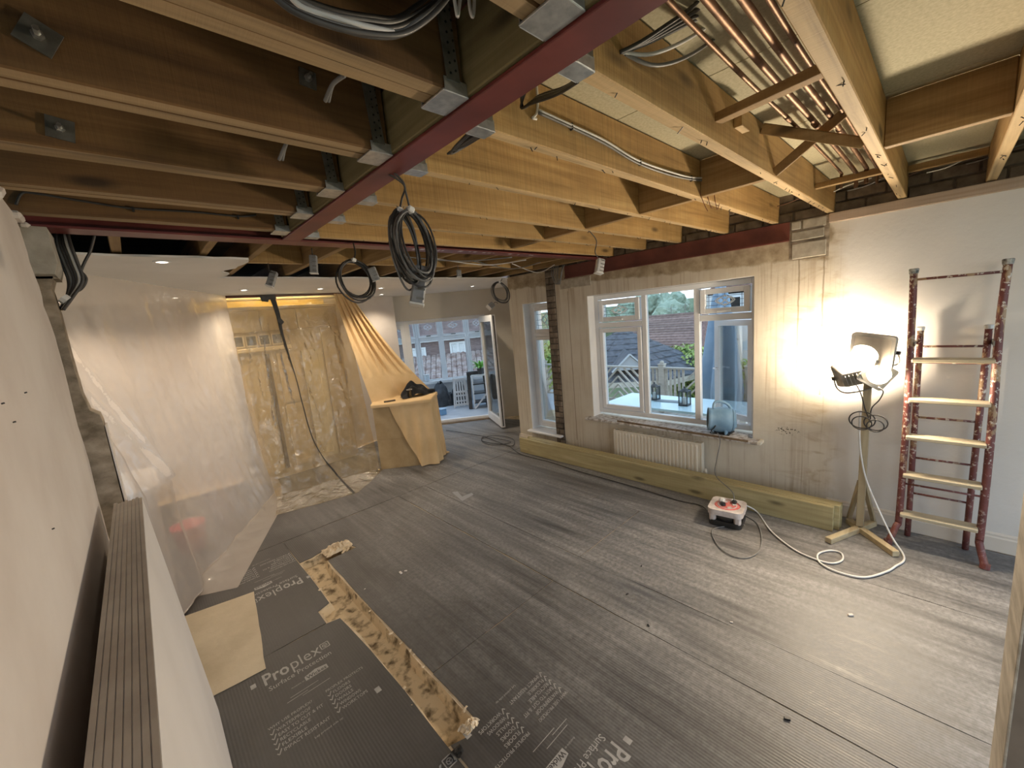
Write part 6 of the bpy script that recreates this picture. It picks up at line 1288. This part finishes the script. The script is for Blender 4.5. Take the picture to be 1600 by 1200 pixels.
for k in range(12):
    y = 9+k*3.4+random.uniform(-1, 1); x = 60+random.uniform(0, 14); z = -1.4+.16*(x-60)+random.uniform(-.3, .5); h = random.uniform(1.8, 2.9)
    t = thing('hill_tree', f'hazy green tree on the hill beyond the roofs, {ORD[k]} from the parasol side', 'tree', (x, y, z-1.5), 'trees on the hill')
    cs = Vector((x, y, z+h*.4)); bm = bmesh.new(); bmesh.ops.create_icosphere(bm, subdivisions=4, radius=1)
    for v in bm.verts: d = v.co.copy(); v.co = cs+Vector((d.x*2.6, d.y*2.6, d.z*h))*(1+.28*n3(d.x*2.2+k, d.y*2.2, d.z*2.2)+.16*n3(d.x*7+k, d.y*7, d.z*7))
    bm.verts.index_update(); mb = MB(); mb.add([v.co for v in bm.verts], [[v.index for v in f.verts] for f in bm.faces]); bm.free()
    link('crown', mb, LEAF[2], t); link('trunk', MB().tube([(x, y, z-1.6), (x, y, z)], .25, 8), RW, t)
# brick house facing the garden room
CH = 19.0
BRK2 = M('dusky_neighbour_brick', (.17, .12, .115), (.27, .20, .19), (1, 1, 5), 4, 5, .9)
t = thing('brick_house', 'grey brown brick house with white windows beyond the garden room', 'house', dp(-.6, CH, -3.2))
def hp_(u, v, c): q = fD(u, v, c); return q.dot(DT), q.z
ta, zt_ = hp_(600, 470, CH); tb, _ = hp_(760, 470, CH)
link('wall', dbox(MB(), -7.5, 3.2, -3.2, 4.2, CH, CH+6), BRK2, t)
_, zf = hp_(690, 528, CH); link('fascia', dbox(MB(), -7.6, 3.3, zf-.12, zf+.14, CH-.35, CH), UPVC, t); link('gutter', MB().tube([dp(-7.6, CH-.42, zf), dp(3.3, CH-.42, zf)], .07, 8), UPVC, t)
for (u0, v0, u1, v1) in ((637, 545, 668, 568), (702, 535, 730, 560)):
    t0, z1 = hp_(u0, v0, CH-.05); t1, z0 = hp_(u1, v1, CH-.05)
    w = link('window', dframe(MB(), t0, t1, z0, z1, .09, CH-.08, CH+.02), UPVC, t); link('pane', dbox(MB(), t0+.08, t1-.08, z0+.08, z1-.08, CH-.03, CH-.02), DARKG, w); link('window_bar', dbox(MB(), (t0+t1)/2-.05, (t0+t1)/2+.05, z0+.09, z1-.09, CH-.07, CH+.01), UPVC, w)
    for s in (0, 1):
        c0 = lerp(t0+.1, t1-.35, s); link('curtain', MB().surf(lambda u, v, c0=c0: dp(c0+.3*u, CH-.045+.008*math.sin(u*20), lerp(z0+.1, z1-.1, v)), 12, 2), WHT, w)
_, zr1 = hp_(690, 556, CH-.6); _, zr0 = hp_(690, 596, CH-3.2)
sl0, sl1 = dp(-7.0, CH-2.6, zr1-1.25), dp(3.0, CH-2.6, zr1-1.25); st0, st1 = dp(-7.0, CH-.1, zr1), dp(3.0, CH-.1, zr1)
link('porch_roof', MB().prism([sl0, sl1, st1, st0], (0, 0, -.08)), TILE, t)
PT = M('pale_lichened_roof_tile', (.24, .16, .14), (.46, .38, .35), (1, 1, 1), 3, 4, .9, 0, 0, .005, .35, .65, .35)
mb = MB()
for r in range(7):
    for k in range(44):
        a, b_ = k/44+.0012, (k+1)/44-.0012; f0, f1 = r/7, (r+1)/7+.01; P0, P1 = lerp(sl0, sl1, a), lerp(sl0, sl1, b_); Q0, Q1 = lerp(st0, st1, a), lerp(st0, st1, b_); h = Vector((0, 0, .07+.02*(k % 2)))
        mb.add([lerp(P0, Q0, f0)+h, lerp(P1, Q1, f0)+h, lerp(P1, Q1, f1)+h*.25, lerp(P0, Q0, f1)+h*.25, lerp(P0, Q0, f0), lerp(P1, Q1, f0), (lerp(P0, Q0, f0)+lerp(P1, Q1, f0))/2+h*1.5, (lerp(P0, Q0, f1)+lerp(P1, Q1, f1))/2+h*.7], [(0, 6, 7, 3), (6, 1, 2, 7), (4, 5, 1, 6, 0)])
link('roof_tiles', mb, PT, t, kind='stuff')
link('porch_wall', dbox(MB(), -6.9, 2.9, -3.2, zr1-1.2, CH-2.4, CH), BRK2, t)
# unseen bulb added behind the camera as soft fill
t = thing('fill_bulb', 'added fill bulb hanging on a flex from a joist behind the camera position', 'bulb', (1.6, -1.2, 2.2))
link('flex', MB().tube([(1.6, -1.2, 2.61), (1.6, -1.2, 2.30)], .004, 6), WHITECAB, t); link('bulb_holder', MB().lathe((1.6, -1.2, 2.25), [(0, .05), (.012, .05), (.02, .03), (.02, 0), (0, 0)], 12), CLIP, t)
link('glass_bulb', MB().lathe((1.6, -1.2, 2.13), [(0, 0), (.02, .005), (.032, .04), (.026, .08), (.014, .12), (0, .12)], 16), emis('fill_bulb_glow', (1, .82, .6), 8), t, True)
ld = bpy.data.lights.new('fill_bulb_lamp', 'POINT'); ld.energy = FILL_BULB_W; ld.color = (1, .80, .58); ld.shadow_soft_size = .05
lo = bpy.data.objects.new('fill_bulb_lamp', ld); COL.objects.link(lo); lo.location = (1.6, -1.2, 2.08)
